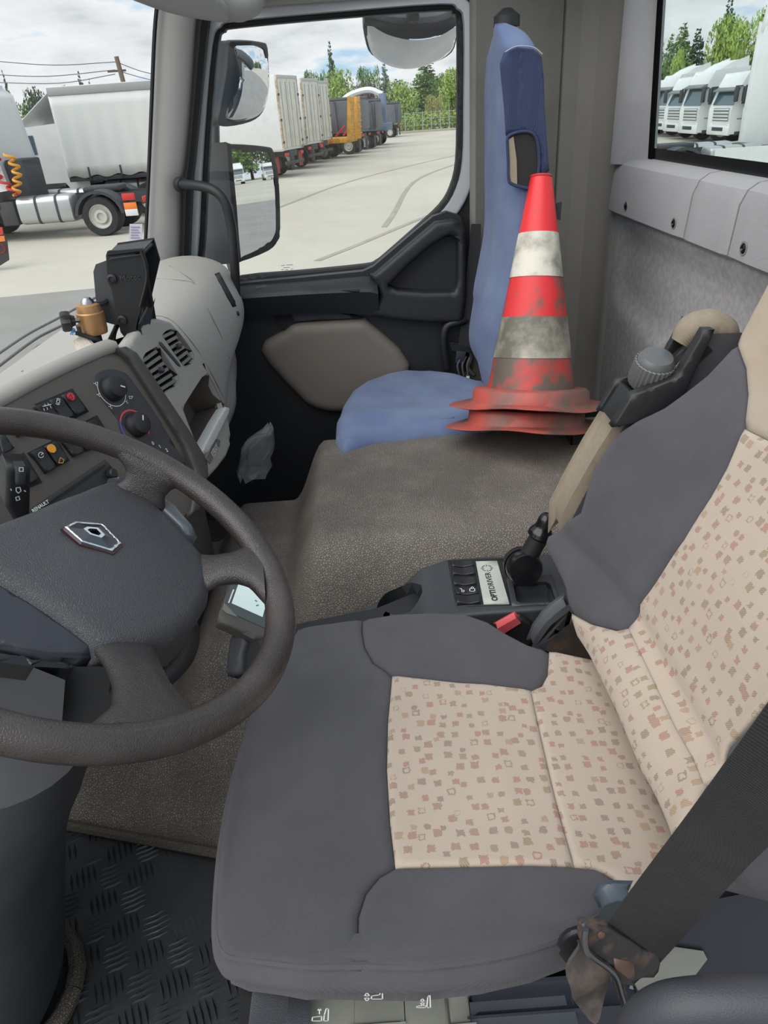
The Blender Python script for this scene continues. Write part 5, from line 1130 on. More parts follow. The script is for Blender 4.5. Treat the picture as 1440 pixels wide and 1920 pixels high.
f2 = reflector(462, 150, 2.42, (1, .22, -.26))
m2 = mirror('wide_angle_mirror', 'smaller curved wide-angle mirror above the large door mirror', f2,
    [(436, 92), (446, 85), (485, 86), (496, 96), (499, 140), (497, 175), (488, 205), (468, 220), (432, 228), (420, 222), (424, 200), (440, 150)],
    [(428, 84), (440, 76), (490, 79), (500, 90), (502, 140), (500, 180), (490, 211), (468, 228), (425, 237), (408, 230), (412, 200), (424, 130)], .10, 1.9, Vector((-.98, .1, .0)))
f3 = reflector(770, 85, 2.42, (.25, .55, -1.0))
m3 = mirror('kerb_mirror', 'wide curved kerb mirror hanging above the top of the passenger window', f3,
    [(686, 44), (720, 52), (770, 56), (820, 52), (854, 43), (852, 66), (843, 92), (815, 108), (770, 116), (735, 112), (700, 96), (688, 70)],
    [(682, 40), (690, 30), (730, 40), (770, 43), (820, 39), (848, 30), (857, 40), (856, 68), (847, 95), (817, 113), (770, 121), (733, 117), (696, 100), (684, 72)], .09, 1.2, Vector((.0, .6, .55)))
box('bracket', P(772, 34, Y=2.36), (.03, .16, .03), BLK, m3, bevel=.006)
ma = thing('mirror_arm', 'grey arm joining the two stacked mirrors outside the window', 'mirror arm', P(404, 250, Y=2.46))
tube('arm_tube', [P(404, 40, Y=2.44), P(402, 150, Y=2.5), P(403, 240, Y=2.5), P(406, 300, Y=2.5), P(420, 440, Y=2.5), P(440, 520, Y=2.4)], .014, HOUS, ma)
tube('arm_stay', [P(404, 60, Y=2.48), P(396, 50, Y=2.165)], .012, HOUS, ma, sm=1)
wi = thing('wiper', 'dark windscreen wiper parked outside low across the windscreen', 'wiper', (-.92, 1.6, 2.1))
tube('wiper_arm', [P(-20, 700, X=-.93), P(60, 640, X=-.92), P(100, 618, X=-.90), P(160, 590, X=-.88)], .004, M('wiper_grey', (104, 106, 104), .5), wi, n=8)
tube('wiper_blade', [P(-20, 675, X=-.90), P(50, 628, X=-.89), P(110, 596, X=-.87), P(190, 552, X=-.84)], .0035, M('wiper_grey'), wi, n=8)
tube('wiper_link', [P(40, 690, X=-.92), P(70, 650, X=-.92), P(110, 640, X=-.90)], .003, M('wiper_grey'), wi, n=8)

# ------------------------------------------------------------ yard
def ground_mat(name, c1, c2, c3, sc):
    m = bpy.data.materials.new(name); m.use_nodes = True; t = m.node_tree; b = t.nodes['Principled BSDF']; b.inputs['Roughness'].default_value = .9
    tcn = N(t, 'ShaderNodeTexCoord'); a = N(t, 'ShaderNodeTexNoise', Scale=sc, Detail=8.0, Roughness=.65); t.links.new(tcn.outputs['Object'], a.inputs['Vector'])
    r = N(t, 'ShaderNodeValToRGB'); r.color_ramp.elements[0].position = .36; r.color_ramp.elements[0].color = lin(c1); r.color_ramp.elements[1].position = .62; r.color_ramp.elements[1].color = lin(c2)
    t.links.new(a.outputs[0], r.inputs[0]); s = N(t, 'ShaderNodeTexNoise', Scale=40.0, Detail=4.0); t.links.new(tcn.outputs['Object'], s.inputs['Vector'])
    mr = N(t, 'ShaderNodeMapRange'); mr.inputs[1].default_value = .5; mr.inputs[2].default_value = .8; mr.inputs[4].default_value = .35; t.links.new(s.outputs[0], mr.inputs[0])
    mx = N(t, 'ShaderNodeMix', data_type='RGBA'); mx.inputs[7].default_value = lin(c3); t.links.new(mr.outputs[0], mx.inputs[0]); t.links.new(r.outputs[0], mx.inputs[6]); t.links.new(mx.outputs[2], b.inputs['Base Color']); return m
gr = struct(box('ground', (0, 60, -.05), (420, 420, .1), ground_mat('concrete', (172, 166, 152), (186, 181, 168), (150, 145, 132), .12), bevel=0)); gr['label'] = 'pale concrete truck yard'
asph = [(-60, -40), (60, -40), (60, 13.2), (12, 13.6), (2, 13.0), (-4, 13.9), (-9, 13.2), (-20, 13.8), (-60, 13.6)]
struct(prism('road', [Vector((x, y, .002)) for x, y in asph], (0, 0, .006), ground_mat('asphalt', (130, 128, 123), (142, 140, 135), (112, 110, 106), .5), bevel=0))
TM = M('tyre_mark', (146, 141, 129), .9, var=(2, .4, .7), col2=(160, 155, 143))
for pts in ([(2, 14), (5, 20), (11, 26), (20, 29)], [(-1, 15), (4, 24), (12, 30), (22, 33)], [(.5, 19), (3, 34), (10, 46), (24, 52)], [(3, 17), (7, 21), (13, 24), (24, 25)], [(-3, 24), (0, 34), (6, 46), (14, 60)]):
    c = [np.array(q) for q in cr(pts, 8)]; L_, R_ = [], []
    for i, q in enumerate(c):
        t = c[min(i+1, len(c)-1)]-c[max(i-1, 0)]; nn = np.array([-t[1], t[0]])/np.hypot(*t)*.08; L_.append((*(q+nn), .006)); R_.append((*(q-nn), .006))
    v = L_+R_; n = len(c); obj('tyre_mark', v, [(i, i+1, n+i+1, n+i) for i in range(n-1)], TM, gr)

WHT = M('truck_white', (210, 212, 211), .35, var=(3, .5, .8), col2=(200, 202, 200)); CURT = M('curtain_white', (206, 208, 204), .6, bump=(3, .3, 'noise'))
DGR = M('chassis_dark', (52, 54, 58), .6); TYR = M('tyre', (38, 38, 40), .8); RIMW = M('rim_pale', (186, 184, 176), .5, metal=.2); ALU = M('tank_alu', (186, 188, 188), .3, metal=.7)
GLD = M('truck_glass', (70, 92, 104), .08); REDL2 = M('truck_red', (190, 44, 40), .5); ORL = M('truck_orange', (226, 120, 40), .5); GRL = M('grille_grey', (110, 112, 114), .5)
def wheel(par, x, y, r=.5, w_=.32, s=1, rim=RIMW):
    a = (0, s, 0); t = lathe('wheel', [(r*.56, w_), (r*.62, 0), (r*.93, 0), (r, .05), (r, w_-.05), (r*.93, w_), (r*.56, w_)], (x, y, r), a, TYR, par, n=28, caps=False)
    lathe('rim', [(0, .05), (r*.2, .05), (r*.2, .0), (r*.34, .0), (r*.36, .09), (r*.56, .05), (r*.6, -.005), (r*.63, .01)], (x, y, r), a, rim, t, n=28, caps=False)
    return t
def P2(nm, pts, y0, y1, mt, par, bev=.03): return prism(nm, [Vector((x, y0, z)) for x, z in pts], (0, y1-y0, 0), mt, par, bevel=bev)
def tractor(name, label, cab_h=3.5, paint=WHT, group=None, fair=True):
    o = thing(name, label, 'truck', (0, 0, 0), group)    # front faces +X, origin under the middle of the cab front
    cab = P2('cab', [(0, .55), (.02, 1.5), (-.06, 1.75), (-.30, cab_h-.55), (-.55, cab_h-.1), (-2.15, cab_h), (-2.2, .95), (-1.7, .95), (-1.55, 1.2), (-.75, 1.2), (-.6, .55)], -1.23, 1.23, paint, o, .08)
    ws_ = prism('windscreen', [Vector((-.035, -1.1, 1.72)), Vector((-.035, 1.1, 1.72)), Vector((-.265, 1.04, cab_h-.72)), Vector((-.265, -1.04, cab_h-.72))], (.03, 0, .006), GLD, o, bevel=.01)
    for s in (-1, 1):
        P2('side_window', [(-.32, 1.75), (-1.15, 1.75), (-1.15, 2.5), (-.5, 2.5)], s*1.225, s*1.245, GLD, o, .01)
        P2('door_line', [(-.22, 1.1), (-1.3, 1.1), (-1.3, 1.14), (-.22, 1.14)], s*1.228, s*1.24, GRL, o, 0)
        m_ = box('side_mirror', (.06, s*1.42, 2.15), (.14, .26, .62), DGR, o, .04); box('mirror_stay', (-.08, s*1.3, 2.48), (.28, .2, .05), DGR, o, .01)
        box('headlight', (.01, s*.98, .82), (.08, .36, .22), M('lamp_clear', (214, 216, 218), .15), o, .03)
        box('step', (-.5, s*1.2, .5), (.6, .1, .16), DGR, o, .02)
    g = box('grille', (.012, 0, 1.3), (.04, 1.7, .56), GRL, o, .02)
    for k in range(4): box('grille_bar', (.04, 0, 1.1+k*.14), (.03, 1.66, .06), paint, g, .01)
    b = box('bumper', (.02, 0, .62), (.16, 2.4, .42), paint, o, .06); box('lower_grille', (.1, 0, .68), (.03, 1.2, .16), DGR, b, .01)
    prism('sun_visor', [Vector((-.22, -1.12, cab_h-.7)), Vector((.06, -1.12, cab_h-.78)), Vector((.06, -1.12, cab_h-.72)), Vector((-.22, -1.12, cab_h-.6))], (0, 2.24, 0), GRL, o, bevel=.01)
    if fair: P2('roof_fairing', [(-.75, cab_h-.12), (-1.3, cab_h+.18), (-2.1, cab_h+.42), (-2.15, cab_h-.1)], -1.05, 1.05, paint, o, .08)
    for s in (-1, 1):
        P2('chassis_rail', [(-1.2, .75), (-6.1, .75), (-6.1, 1.0), (-1.2, 1.0)], s*.38, s*.46, DGR, o, .01)
        sec = [(math.copysign(abs(math.cos(a_))**.45, math.cos(a_))*.34, math.copysign(abs(math.sin(a_))**.45, math.sin(a_))*.35) for a_ in [2*math.pi*k/28 for k in range(28)]]
        t = loft('fuel_tank', [[(x, s*.9+q*f_, .76+z*f_) for q, z in sec] for x, f_ in ((-2.72, .85), (-2.75, .97), (-2.8, 1), (-4.12, 1), (-4.17, .97), (-4.2, .85))], ALU, o)
        for k in (.5, 1.05): loft('strap', [[(-2.72-k-d_, s*.9+q*1.02, .76+z*1.02) for q, z in sec] for d_ in (0, .07)], DGR, t)
        box('battery_box', (-2.45, s*.9, .72), (.42, .6, .6), DGR, o, .03)
        wheel(o, -1.25, s*1.2, s=-s); wheel(o, -4.9, s*1.22, s=-s, w_=.6)
        fd_ = [(-4.9+.66*math.cos(a), .5+.64*math.sin(a)) for a in np.linspace(.1, math.pi-.1, 12)]; fi = [(-4.9+.60*math.cos(a), .5+.58*math.sin(a)) for a in np.linspace(math.pi-.1, .1, 12)]
        P2('mudguard', fd_+fi, s*.62, s*1.24, DGR, o, .01)
        box('tail_light', (-6.12, s*.95, .85), (.06, .4, .14), REDL2, o, .01)
    box('coupling_plate', (-4.8, 0, 1.12), (1.0, .8, .14), DGR, o, .04)
    return o
def place(o, x, y, ang=0, s=1, z=0):
    o.location = (x, y, z); o.rotation_euler = (0, 0, math.radians(ang)); o.scale = (s, s, s); return o
# right: row of white tractors seen through the rear window, fronts to the lane
RT = [(18.5, 48.9, 3.3, 'white tractor unit second from the far end of the row outside the rear window'), (18.0, 45.6, 3.1, 'white tractor unit third from the far end of the row outside the rear window'),
      (17.7, 42.6, 3.4, 'white tall-roofed tractor unit in the middle of the row outside the rear window'), (17.9, 39.4, 3.1, 'white tractor unit second nearest in the row outside the rear window'),
      (18.2, 36.4, 3.3, 'white tractor unit nearest in the row, with red sign on its roof'), (18.9, 52.0, 3.0, 'white tractor unit farthest in the row outside the rear window')]
tA = tractor('tractor_truck', RT[0][3], 3.25, group='white tractor units parked outside the rear window'); tB = tractor('tractor_truck', RT[1][3], 3.05, group='white tractor units parked outside the rear window', fair=False)
trucks = []
for i, (x, y, h, lb) in enumerate(RT):
    src = tA if i % 2 == 0 else tB; o = src if i < 2 else copy_tree(src); o['label'] = lb; trucks.append(o)
for (x, y, h, lb), o in zip(RT, trucks): place(o, x, y, 180, 1.0)
s_ = trucks[4]; WM[s_] = Vector((0, 0, 0))
box('roof_sign', (-.7, 0, 3.6), (.06, .9, .22), WHT, s_, .02); text('lettering', 'GTRL', Vector((-.66, -.06, 3.6)), (0, 1, 0), (0, 0, 1), .2, DGR, s_, bold=.01); text('lettering', '/', Vector((-.66, .34, 3.6)), (0, 1, 0), (0, 0, 1), .22, ORL, s_, bold=.012)
nt_ = tractor('tractor_truck', 'nearest white tractor unit with bare chassis, cut by the right photo edge', 4.0)
for s_2 in (-1, 1): P2('side_skirt', [(-2.3, .5), (-4.05, .5), (-4.05, 1.02), (-2.3, 1.02)], s_2*1.2, s_2*1.26, WHT, nt_, .03)
place(nt_, P(1386, 285, Y=24.2).x+2.2, 23.0, 0)
# left: tractor unit with fuel tank in front of the curtain trailer
lt_ = tractor('tractor_truck', 'white tractor unit at the left photo edge with red stripe and coiled air hoses', 3.7)
P2('sleeper_extension', [(-2.1, 1.3), (-2.1, 3.75), (-2.4, 3.5), (-2.62, 1.35)], -1.22, 1.22, WHT, lt_, .06); box('equipment_box', (-2.85, .3, 1.5), (.5, 1.2, 1.0), DGR, lt_, .05)
for nm, c_, x0 in (('red_hose', REDL2, -2.72), ('yellow_hose', M('hose_yellow', (214, 150, 40), .5), -2.95)):
    hp2 = [Vector((x0+.10*math.cos(t*2.4)+(.25 if nm == 'red_hose' else -.1)*math.sin(t*.32), 1.32+.10*math.sin(t*2.4), 2.15-.075*t)) for t in np.linspace(0, 13, 60)]; tube(nm, hp2, .035, c_, lt_, n=6, sm=1)
P2('red_stripe', [(-1.1, 2.46), (-2.5, 2.38), (-2.5, 2.44), (-1.1, 2.52)], 1.232, 1.250, REDL2, lt_, 0)
P2('vent_panel', [(-1.45, 2.6), (-2.0, 2.6), (-2.0, 3.2), (-1.45, 3.2)], 1.23, 1.25, WHT, lt_, .02)
for k, (c_, z) in enumerate(((REDL2, .95), (ORL, .72), (WHT, .56))): box('rear_marker', (-5.78, 1.28, z), (.34, .04, .17), c_, lt_, .01)
wx = P(188, 402, Y=21.0); place(lt_, wx.x-4.9, 22.2, 180)
# curtain-sided trailer behind it
def curtain(name, label, L, z0, z1):
    o = thing(name, label, 'trailer', (0, 0, 0)); n = 40
    for s in (-1, 1):
        rg = []
        for z in np.linspace(z0, z1-.18, 8): rg.append([(L*i/n, s*(1.24+.02*math.sin(i*1.1)*(1-(z-z0)/(z1-z0))), z+(.04*math.sin(i*.8) if z == z0 else 0)) for i in range(n+1)])
        c_ = loft('curtain', rg, CURT, o, closed=False, caps=False); so_ = c_.modifiers.new('t', 'SOLIDIFY'); so_.thickness = .02
        for k in range(3): box('strap', (.7+k*1.0, s*1.27, z0+.1), (.05, .03, .34), DGR, o, .005)
        box('roof_rail', (L/2, s*1.23, z1-.1), (L, .07, .22), M('rail_grey', (150, 152, 150), .5), o, .02)
    box('roof', (L/2, 0, z1), (L, 2.46, .05), CURT, o, .02); box('bulkhead', (.03, 0, (z0+z1)/2), (.06, 2.44, z1-z0), WHT, o, .02); box('rear_doors', (L-.03, 0, (z0+z1)/2), (.06, 2.44, z1-z0), WHT, o, .02)
    box('deck', (L/2, 0, z0-.06), (L, 2.4, .14), DGR, o, .02)
    for s in (-1, 1):
        for k in range(1): wheel(o, L-1.2-k*1.3, s*1.2, s=-s)
        box('landing_leg', (2.6, s*.8, .55), (.14, .14, 1.1), DGR, o, .01)
    return o
c0 = P(88, 180, Y=25.0); ct = curtain('curtain_trailer', 'white curtain-sided trailer parked behind the tractor unit left of the pillar', 3.6, 1.28, 3.72); place(ct, c0.x, 26.3, 0)
# second white cab with roof deflector behind
t2 = tractor('tractor_truck', 'white cab with open roof deflector between the left tractor unit and the curtain trailer', 2.75, fair=False)
prism('roof_deflector', [Vector((-.3, -1.1, 2.75)), Vector((-1.9, -1.1, 2.75)), Vector((-1.9, -1.1, 3.65)), Vector((-1.6, -1.1, 3.65))], (0, .06, 0), WHT, t2, bevel=.01); prism('roof_deflector', [Vector((-.3, -1.1, 2.75)), Vector((-.36, -1.1, 2.78)), Vector((-1.7, -1.1, 3.7)), Vector((-1.6, -1.1, 3.65))], (0, 2.2, 0), WHT, t2, bevel=.01)
p_ = P(30, 320, Y=25.4); place(t2, p_.x-.1, 26.8, 180)
for c_ in [c for c in t2.children if c.name.split('.')[0] in ('side_window', 'door_line')]: bpy.data.objects.remove(c_)
xw_ = (p_.x-.1)-P(62, 280, Y=25.55).x; P2('sleeper_window', [(xw_-.09, 1.98), (xw_+.09, 1.98), (xw_+.09, 2.5), (xw_-.09, 2.5)], 1.225, 1.245, GLD, t2, .04)
# mud flap and sign of a truck at the very left
mf = thing('marker_board', 'red and black marker board of a truck at the left photo edge', 'board', P(-20, 495, Y=16.5))
fmf = LY(16.5); sheet('board', fmf.poly([(-60, 430), (2, 430), (12, 450), (16, 488), (0, 498), (-60, 512)]), fmf, M('board_black', (38, 38, 40), .6), mf, sp=.2, thick=.05)
sheet('red_patch', fmf.poly([(-40, 428), (4, 426), (6, 440), (-40, 444)]), fmf, REDL2, mf, h=.01, sp=.2, thick=.02); sheet('orange_patch', fmf.poly([(-40, 446), (8, 442), (10, 452), (-40, 458)]), fmf, ORL, mf, h=.01, sp=.2, thick=.02)
strokes('speed_ring', fmf, [fmf.poly(disc_line((2, 466), 8, n=16))], .03, REDL2, mf, h=.02)
prism('board_post', [P(-50, 500, Y=16.5), P(-44, 500, Y=16.5), Vector((P(-44, 500, Y=16.5).x, 16.5, 0)), Vector((P(-50, 500, Y=16.5).x, 16.5, 0))], (0, .05, 0), DGR, mf, bevel=0)
# middle: box trailers with rear doors to the lane
def boxtrailer(name, label, L, H, paint):
    o = thing(name, label, 'trailer', (0, 0, 0), 'white box trailers parked side by side outside the window')   # rear doors at x=0, trailer runs to -L
    b = box('body', (-L/2, 0, (1.15+H)/2), (L, 2.5, H-1.15), paint, o, .03)
    for s in (-1, 1):
        d = box('rear_door', (.03, s*.61, (1.2+H)/2), (.05, 1.17, H-1.35), M('door_cream', (216, 214, 204), .5, var=(2, .4, .7), col2=(198, 192, 174)), o, .02)
        for k in (.25, .85):
            lathe('lock_rod', [(.02, 0), (.02, H-1.5)], (.075, s*k, 1.25), (0, 0, 1), RIMW, d, n=8)
        for z in (1.5, 2.4, 3.4): box('hinge', (.06, s*1.2, z), (.06, .12, .1), DGR, d, .01)
        box('side_rail', (-L/2, s*1.255, 1.2), (L, .03, .14), RIMW, o, .01); box('tail_lamp', (.04, s*.95, .98), (.06, .4, .14), REDL2, o, .01)
        box('mud_flap', (-.5, s*.98, .55), (.03, .5, .7), M('flap_red', (170, 60, 50), .6) if s < 0 else DGR, o, .01)
        for k in range(3): wheel(o, -1.3-k*1.3, s*1.2, s=-s)
        box('corner_post', (.02, s*1.22, (1.15+H)/2), (.1, .08, H-1.15), M('post_rust', (150, 126, 96), .7, var=(5, .4, .6), col2=(186, 180, 166)), o, .01)
    box('underrun_bar', (.02, 0, .62), (.1, 2.3, .14), DGR, o, .02); box('chassis', (-L/2, 0, 1.0), (L, 1.0, .26), DGR, o, .02); box('door_header', (.03, 0, H-.06), (.1, 2.5, .14), RIMW, o, .02)
    return o
bt1 = boxtrailer('box_trailer', 'white box trailer nearest the mirrors with rust-stained rear doors', 10.5, 4.15, WHT)
for i, (x, y, lb) in enumerate(((-3.1, 38.0, 0), (-2.35, 43.2, 'white box trailer in the middle of the three behind the mirrors'), (-1.95, 47.4, 'white box trailer farthest of the three, beside the yellow ramp'))):
    o = bt1 if i == 0 else copy_tree(bt1)
    if i: o['label'] = lb
    place(o, x, y, -17)
# low loader with raised yellow ramps
YEL = M('ramp_yellow', (214, 158, 46), .55, var=(2, .4, .7), col2=(176, 128, 48))
ll = thing('low_loader', 'low loader trailer with raised yellow loading ramp', 'trailer', (0, 0, 0))
box('deck', (-3.2, 0, 1.0), (6.4, 2.5, .28), YEL, ll, .03)
for k in range(8): box('deck_rib', (-.4-k*.8, -1.27, 1.0), (.1, .04, .24), M('rib_yellow', (226, 180, 70), .5), ll, .005)
for s in (-1, 1):
    rp = P2('ramp', [(0, 1.0), (.28, 1.0), (.34, 3.3), (.22, 3.3)], s*.35, s*1.2, YEL, ll, .02)
    for k in range(6): box('ramp_bar', (.34, s*.78, 1.3+k*.35), (.06, .84, .08), YEL, rp, .01)
    box('ramp_ram', (-.5, s*.9, 1.5), (.9, .1, .12), REDL2, ll, .02, rot=Matrix.Rotation(math.radians(-40), 3, 'Y'))
    for k in range(3): wheel(ll, -1.6-k*1.1, s*1.1, r=.42, s=-s)
box('headboard', (-6.3, 0, 1.7), (.1, 2.5, 1.2), DGR, ll, .02)
place(ll, -.35, 50.6, -15)
# dark tippers
TIP = M('tipper_grey', (78, 82, 90), .5, var=(1.5, .4, .7), col2=(96, 100, 106))
def tipper(name, label, L, H, paint):
    o = thing(name, label, 'truck', (0, 0, 0))
    b = prism('tipper_body', [Vector((0, -1.05, 1.35)), Vector((0, 1.05, 1.35)), Vector((0, 1.25, H)), Vector((0, -1.25, H))], (-L, 0, 0), paint, o, bevel=.05)
    for k in range(6):
        for s in (-1, 1): prism('body_rib', [Vector((-.3-k*(L-.6)/5, s*1.08, 1.35)), Vector((-.2-k*(L-.6)/5, s*1.08, 1.35)), Vector((-.2-k*(L-.6)/5, s*1.28, H)), Vector((-.3-k*(L-.6)/5, s*1.28, H))], (0, s*.07, 0), paint, b, bevel=.01)
    box('tailgate', (.05, 0, (1.4+H)/2), (.08, 2.3, H-1.5), paint, o, .03); box('chassis', (-L/2, 0, 1.05), (L, .9, .3), DGR, o, .02)
    lathe('cover_roll', [(.14, 0), (.14, L)], (0, 1.1, H+.1), (-1, 0, 0), DGR, o, n=12)
    for s in (-1, 1):
        for k in range(3): wheel(o, -.9-k*1.35, s*1.15, s=-s)
        box('mud_flap', (-.15, s*.95, .55), (.04, .6, .8), DGR, o, .01); box('tail_lamp', (.08, s*.9, 1.1), (.06, .4, .14), REDL2, o, .01)
    return o
tp1 = tipper('tipper_trailer', 'dark grey tipper body behind the yellow ramp', 7.5, 3.15, TIP); place(tp1, .5, 54.5, -15)
tp2 = copy_tree(tp1); tp2['label'] = 'dark grey tipper with black tailgate right of the yellow ramp'; place(tp2, 1.6, 59.5, -14, .95)
tp3 = copy_tree(tp1); tp3['label'] = 'grey tipper farthest along the row in front of the hedge'; place(tp3, 4.2, 80, -12, .9)
cr1 = thing('crane_truck', 'white and blue crane truck with folded boom and red block behind the yellow ramp', 'truck', (0, 0, 0))
box('bed', (-2.6, 0, 1.3), (5.2, 2.4, .5), M('bed_blue', (84, 104, 128), .5), cr1, .03); box('crane_column', (-.5, .2, 2.5), (.5, .5, 2.2), M('crane_blue', (96, 112, 134), .5), cr1, .05)
tube('boom', [(-.5, .2, 3.5), (-1.6, .2, 3.9), (-3.2, .2, 3.6), (-4.2, .2, 2.9)], .22, WHT, cr1, n=8); box('hook_block', (-.7, -.5, 2.6), (.5, .4, .8), REDL2, cr1, .08); box('cab', (-5.8, 0, 2.0), (1.6, 2.4, 2.0), WHT, cr1, .1); box('cab_window', (-5.2, -1.22, 2.4), (.8, .04, .6), GLD, cr1, .02)
for s in (-1, 1):
    for k in (-1, -4.4): wheel(cr1, k, s*1.1, s=-s)
place(cr1, 2.6, 64.5, -14)

# trees, hedge, fence, pole and wires
def leafcloud(nm, blobs, n, sz, mt, seed, norm=True):
    r = np.random.default_rng(seed); V_, F_ = [], []; wts = np.array([b[3]**2 for b in blobs]); wts = wts/wts.sum()
    for i in range(n):
        b = blobs[r.choice(len(blobs), p=wts)]; d = r.normal(size=3); d /= np.linalg.norm(d); q = np.array(b[:3])+d*b[3]*np.array([1, 1, b[4] if len(b) > 4 else 1])*r.uniform(.72, 1.06)
        a = r.normal(size=3); a /= np.linalg.norm(a); c = np.cross(a, d+r.normal(size=3)*.5); c /= np.linalg.norm(c); s = sz*r.uniform(.5, 1.2); k = len(V_)
        V_ += [tuple(q-a*s), tuple(q-c*s*.6), tuple(q+a*s), tuple(q+c*s*.6)]; F_.append((k, k+1, k+2, k+3))
    if norm:
        A = np.array(V_); A[:, 2] = (A[:, 2]-A[:, 2].min())/(A[:, 2].max()-A[:, 2].min())*.93+.07; A[:, :2] -= (A[:, :2].max(0)+A[:, :2].min(0))/2; A[:, :2] *= .5/np.abs(A[:, :2]).max(); V_ = [tuple(x) for x in A]
    o = obj(nm, V_, F_, mt, None, smooth=False)
    if norm: o.data.transform(Matrix.Translation(o.location)); o.location = (0, 0, 0)
    return o
def leafmat(nm, c, c2): return M(nm, c, .8, var=(.5, .4, .65), col2=c2)
LM = {'light': leafmat('leaf_light', (150, 172, 88), (112, 140, 66)), 'mid': leafmat('leaf_mid', (104, 134, 72), (78, 106, 56)), 'dark': leafmat('leaf_dark', (76, 98, 72), (56, 76, 56)), 'purple': leafmat('leaf_purple', (104, 78, 82), (82, 60, 66)), 'grey': leafmat('leaf_grey', (116, 138, 118), (92, 112, 94)), 'olive': leafmat('leaf_olive', (160, 158, 90), (130, 134, 74))}
BARK = M('bark', (92, 80, 68), .9)
def tree_proto(kind, seed):
    r = np.random.default_rng(seed)
    if kind == 'round':
        bl = [(r.normal()*.2, r.normal()*.2, .45+r.uniform(-.2, .32), r.uniform(.13, .22)) for _ in range(16)]; bl = [b if b[2]+b[3] < 1.0 else (b[0]*.4, b[1]*.4, 1-b[3], b[3]) for b in bl]; return leafcloud('crown', bl, 3600, .030, LM['mid'], seed)
    bl = []
    for k in range(22):
        t = k/21; R_ = .30*(1-t)+.03; z = .1+.88*t
        for j in range(5): a = r.uniform(0, 6.28); bl.append((R_*.6*math.cos(a), R_*.6*math.sin(a), z-.02, R_*.42+.01, .45))
    return leafcloud('crown', bl, 4200, .026, LM['dark'], seed)
protos = {k: [tree_proto(k, s+i*7) for i in range(2)] for k, s in (('round', 3), ('cone', 5))}
trm = None; used = set()
def tree(label, px, py, Y, wpx, kind, col, group='trees beyond the yard', X=None, Z=None, W=None):
    global trm
    q = P(px, py, Y=Y); x, y, h = (q.x, Y, q.z) if X is None else (X, Y, Z)
    wd = W or wpx/FPX*(Vector((x, y, h))-CAM).dot(_f)
    o = thing('tree', label, 'tree', (x, y, 0), group); src = protos[kind][int(abs(x*7)) % 2]
    c = src if src.name not in used else src.copy()
    if src.name in used: COL.objects.link(c)
    used.add(src.name); c.parent = o; c.location = (0, 0, 0); c.scale = (wd*1.08, wd*1.08, h) if kind == 'round' else (wd*1.35, wd*1.35, h); c.rotation_euler = (0, 0, random.uniform(0, 6))
    c.material_slots[0].link = 'OBJECT'; c.material_slots[0].material = LM[col]
    if trm is None:
        trm = lathe('trunk', [(.05, 0), (.035, .3), (.02, .8), (0, .85)], (x, y, 0), (0, 0, 1), BARK, o, n=8); tt = trm
    else: tt = trm.copy(); COL.objects.link(tt); tt.parent = o
    tt.scale = (h*.5, h*.5, h*.8); return o
T = [('tall narrow dark conifer rising above the light green tree in the door window', 617, 76, 104, 30, 'cone', 'dark'), ('green tree directly above the box trailers in the door window', 580, 128, 96, 52, 'round', 'mid'), ('broad light green tree above the yellow ramp', 628, 126, 92, 78, 'round', 'light'),
     ('round mid-green tree between the light green tree and the grey conifer', 684, 121, 100, 52, 'round', 'mid'), ('dark purple-leaved tree above the crane truck', 686, 153, 88, 54, 'round', 'purple'), ('grey-green narrow conifer below the kerb mirror', 720, 113, 100, 34, 'cone', 'grey'),
     ('light green bushy tree behind the left end of the hedge', 752, 148, 98, 72, 'round', 'light'), ('wide dark cedar below the right end of the kerb mirror', 795, 112, 110, 96, 'cone', 'mid'), ('small olive-yellow tree just behind the hedge', 810, 176, 95, 38, 'round', 'olive'), ('light green tree at the right edge of the door window', 846, 124, 104, 64, 'round', 'light'),
     ('mid-green tree behind the olive tree near the window edge', 826, 150, 108, 56, 'round', 'mid'), ('dark green tree above the left tractor unit', 62, 160, 62, 62, 'round', 'dark'), ('small dark conifer above the curtain trailer', 146, 132, 66, 26, 'cone', 'dark'), ('thin conifer at the left photo edge', 4, 130, 60, 16, 'cone', 'dark'), ('small dark treetop beside the curtain trailer roof', 166, 146, 66, 14, 'cone', 'dark'), ('low tree behind the curtain trailer roof', 120, 158, 70, 30, 'round', 'dark'),
     ('tall dark conifer at the top of the rear window', 1372, -4, 84, 62, 'cone', 'dark'), ('dark conifer group left in the rear window', 1287, 42, 88, 66, 'cone', 'mid'), ('second dark conifer left in the rear window', 1312, 52, 90, 60, 'cone', 'dark'), ('conifer between the dark pair and the bright tree in the rear window', 1262, 62, 90, 50, 'cone', 'mid'),
     ('large bright green tree in the rear window', 1388, 20, 78, 135, 'round', 'light'), ('pale green tree at the left edge of the rear window', 1236, 66, 86, 40, 'round', 'mid'), ('bright green shrub tree low in the rear window', 1284, 88, 80, 62, 'round', 'light'), ('dark conifer at the right photo edge in the rear window', 1440, 8, 90, 50, 'cone', 'dark'), ('bright green tree cut by the right photo edge', 1470, 40, 82, 80, 'round', 'light')]
for a in T: tree(a[0], *a[1:])
kinds = ['round', 'cone', 'round']; cols = ['mid', 'dark', 'light', 'mid', 'dark']
bk_lab = 'mid-distance tree in the far belt of woodland behind the nearer trees'
for i in range(34):
    x = -64+i*4.4+random.uniform(-1, 1); tree(bk_lab, 0, 0, 122+random.uniform(-6, 10), 0, kinds[i % 3], cols[i % 5], 'far woodland belt', X=x, Z=random.uniform(5.0, 7.5), W=random.uniform(5, 7))
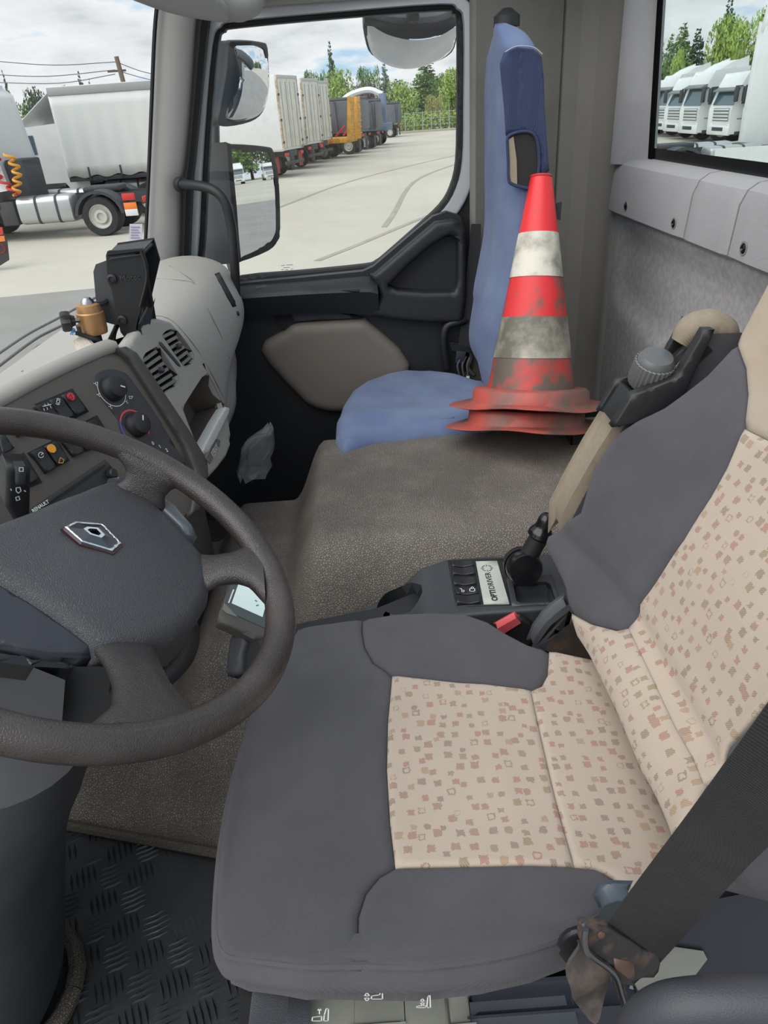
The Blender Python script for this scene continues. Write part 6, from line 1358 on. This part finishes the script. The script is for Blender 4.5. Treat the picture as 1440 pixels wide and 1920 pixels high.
for i in range(26):                                   # belt behind the truck, shown by the mirrors
    tree('tree of the far belt that shows small in the door mirrors', 0, 0, -50+i*6.0, 0, kinds[i % 3], cols[i % 5], 'trees shown in the mirrors', X=185+random.uniform(-5, 5), Z=random.uniform(13, 22), W=random.uniform(10, 14))
hx0, hx1 = P(742, 230, Y=92).x, P(872, 230, Y=90).x
hb_ = leafcloud('foliage', [(hx0+(hx1-hx0)*i/24, 92-2*i/24+.4*math.sin(i*9), .9+.35*math.sin(i*5)*0, .95, 1) for i in range(25)], 2600, .16, LM['light'], 11, False)
hdg = thing('hedge', 'long clipped light green hedge along the far side of the yard', 'hedge', ((hx0+hx1)/2, 91, 0)); hb_.parent = hdg; hb_.location -= Vector(hdg.location); hb_['kind'] = 'stuff'
fn = thing('mesh_fence', 'thin grey post fence in front of the hedge', 'fence', ((hx0+hx1)/2, 89, 0))
for i in range(9): lathe('post', [(.05, 0), (.05, 2.0)], (hx0+(hx1-hx0)*i/8, 90.2-2*i/8, 0), (0, 0, 1), M('post_grey', (150, 154, 152), .6), fn, n=8)
for z in (.7, 1.3, 1.9): tube('wire', [(hx0, 90.2, z), (hx1, 88.2, z)], .02, M('post_grey'), fn, n=5, sm=1)
struct(box('trim_kerb', ((hx0+hx1)/2, 88.6, .1), (hx1-hx0+30, .3, .25), M('kerb_grey', (160, 156, 142), .9), bevel=.02))
pp = P(224, 150, Y=46); po = thing('utility_pole', 'leaning brown wooden utility pole above the curtain trailer', 'pole', (pp.x, 46, 0))
top = P(218, 106, Y=46); bot = Vector((pp.x+.55, 46, 0)); loft('pole_shaft', tube_rings([bot, bot.lerp(top, .5), top], [.16, .14, .12], 10), M('pole_wood', (112, 100, 84), .9), po)
box('cross_arm', P(219, 133, Y=46), (1.0, .1, .1), BARK, po, .01)
wr_ = thing('overhead_wires', 'dark overhead wires running from the utility pole across the sky', 'wires', top)
for (x0, y0, x1, y1, x2, y2) in ((-30, 113, 100, 122, 218, 116), (-30, 139, 90, 143, 216, 131), (218, 116, 260, 132, 300, 142), (222, 133, 260, 144, 300, 154), (-30, 154, 110, 156, 216, 139)):
    tube('wire', [P(x0, y0, Y=46), P(x1, y1, Y=46), P(x2, y2, Y=46)], .022, M('wire_dark', (96, 100, 104), .6), wr_, n=5)
# vehicles far behind, shown by the mirrors
for i in range(7):
    o = copy_tree(tA if i % 2 else tB); o['label'] = 'white tractor unit of the far row that shows small in the door mirrors'; o['group'] = 'trucks shown in the mirrors'; place(o, 150+random.uniform(-4, 4), 4+i*6.5, 180)
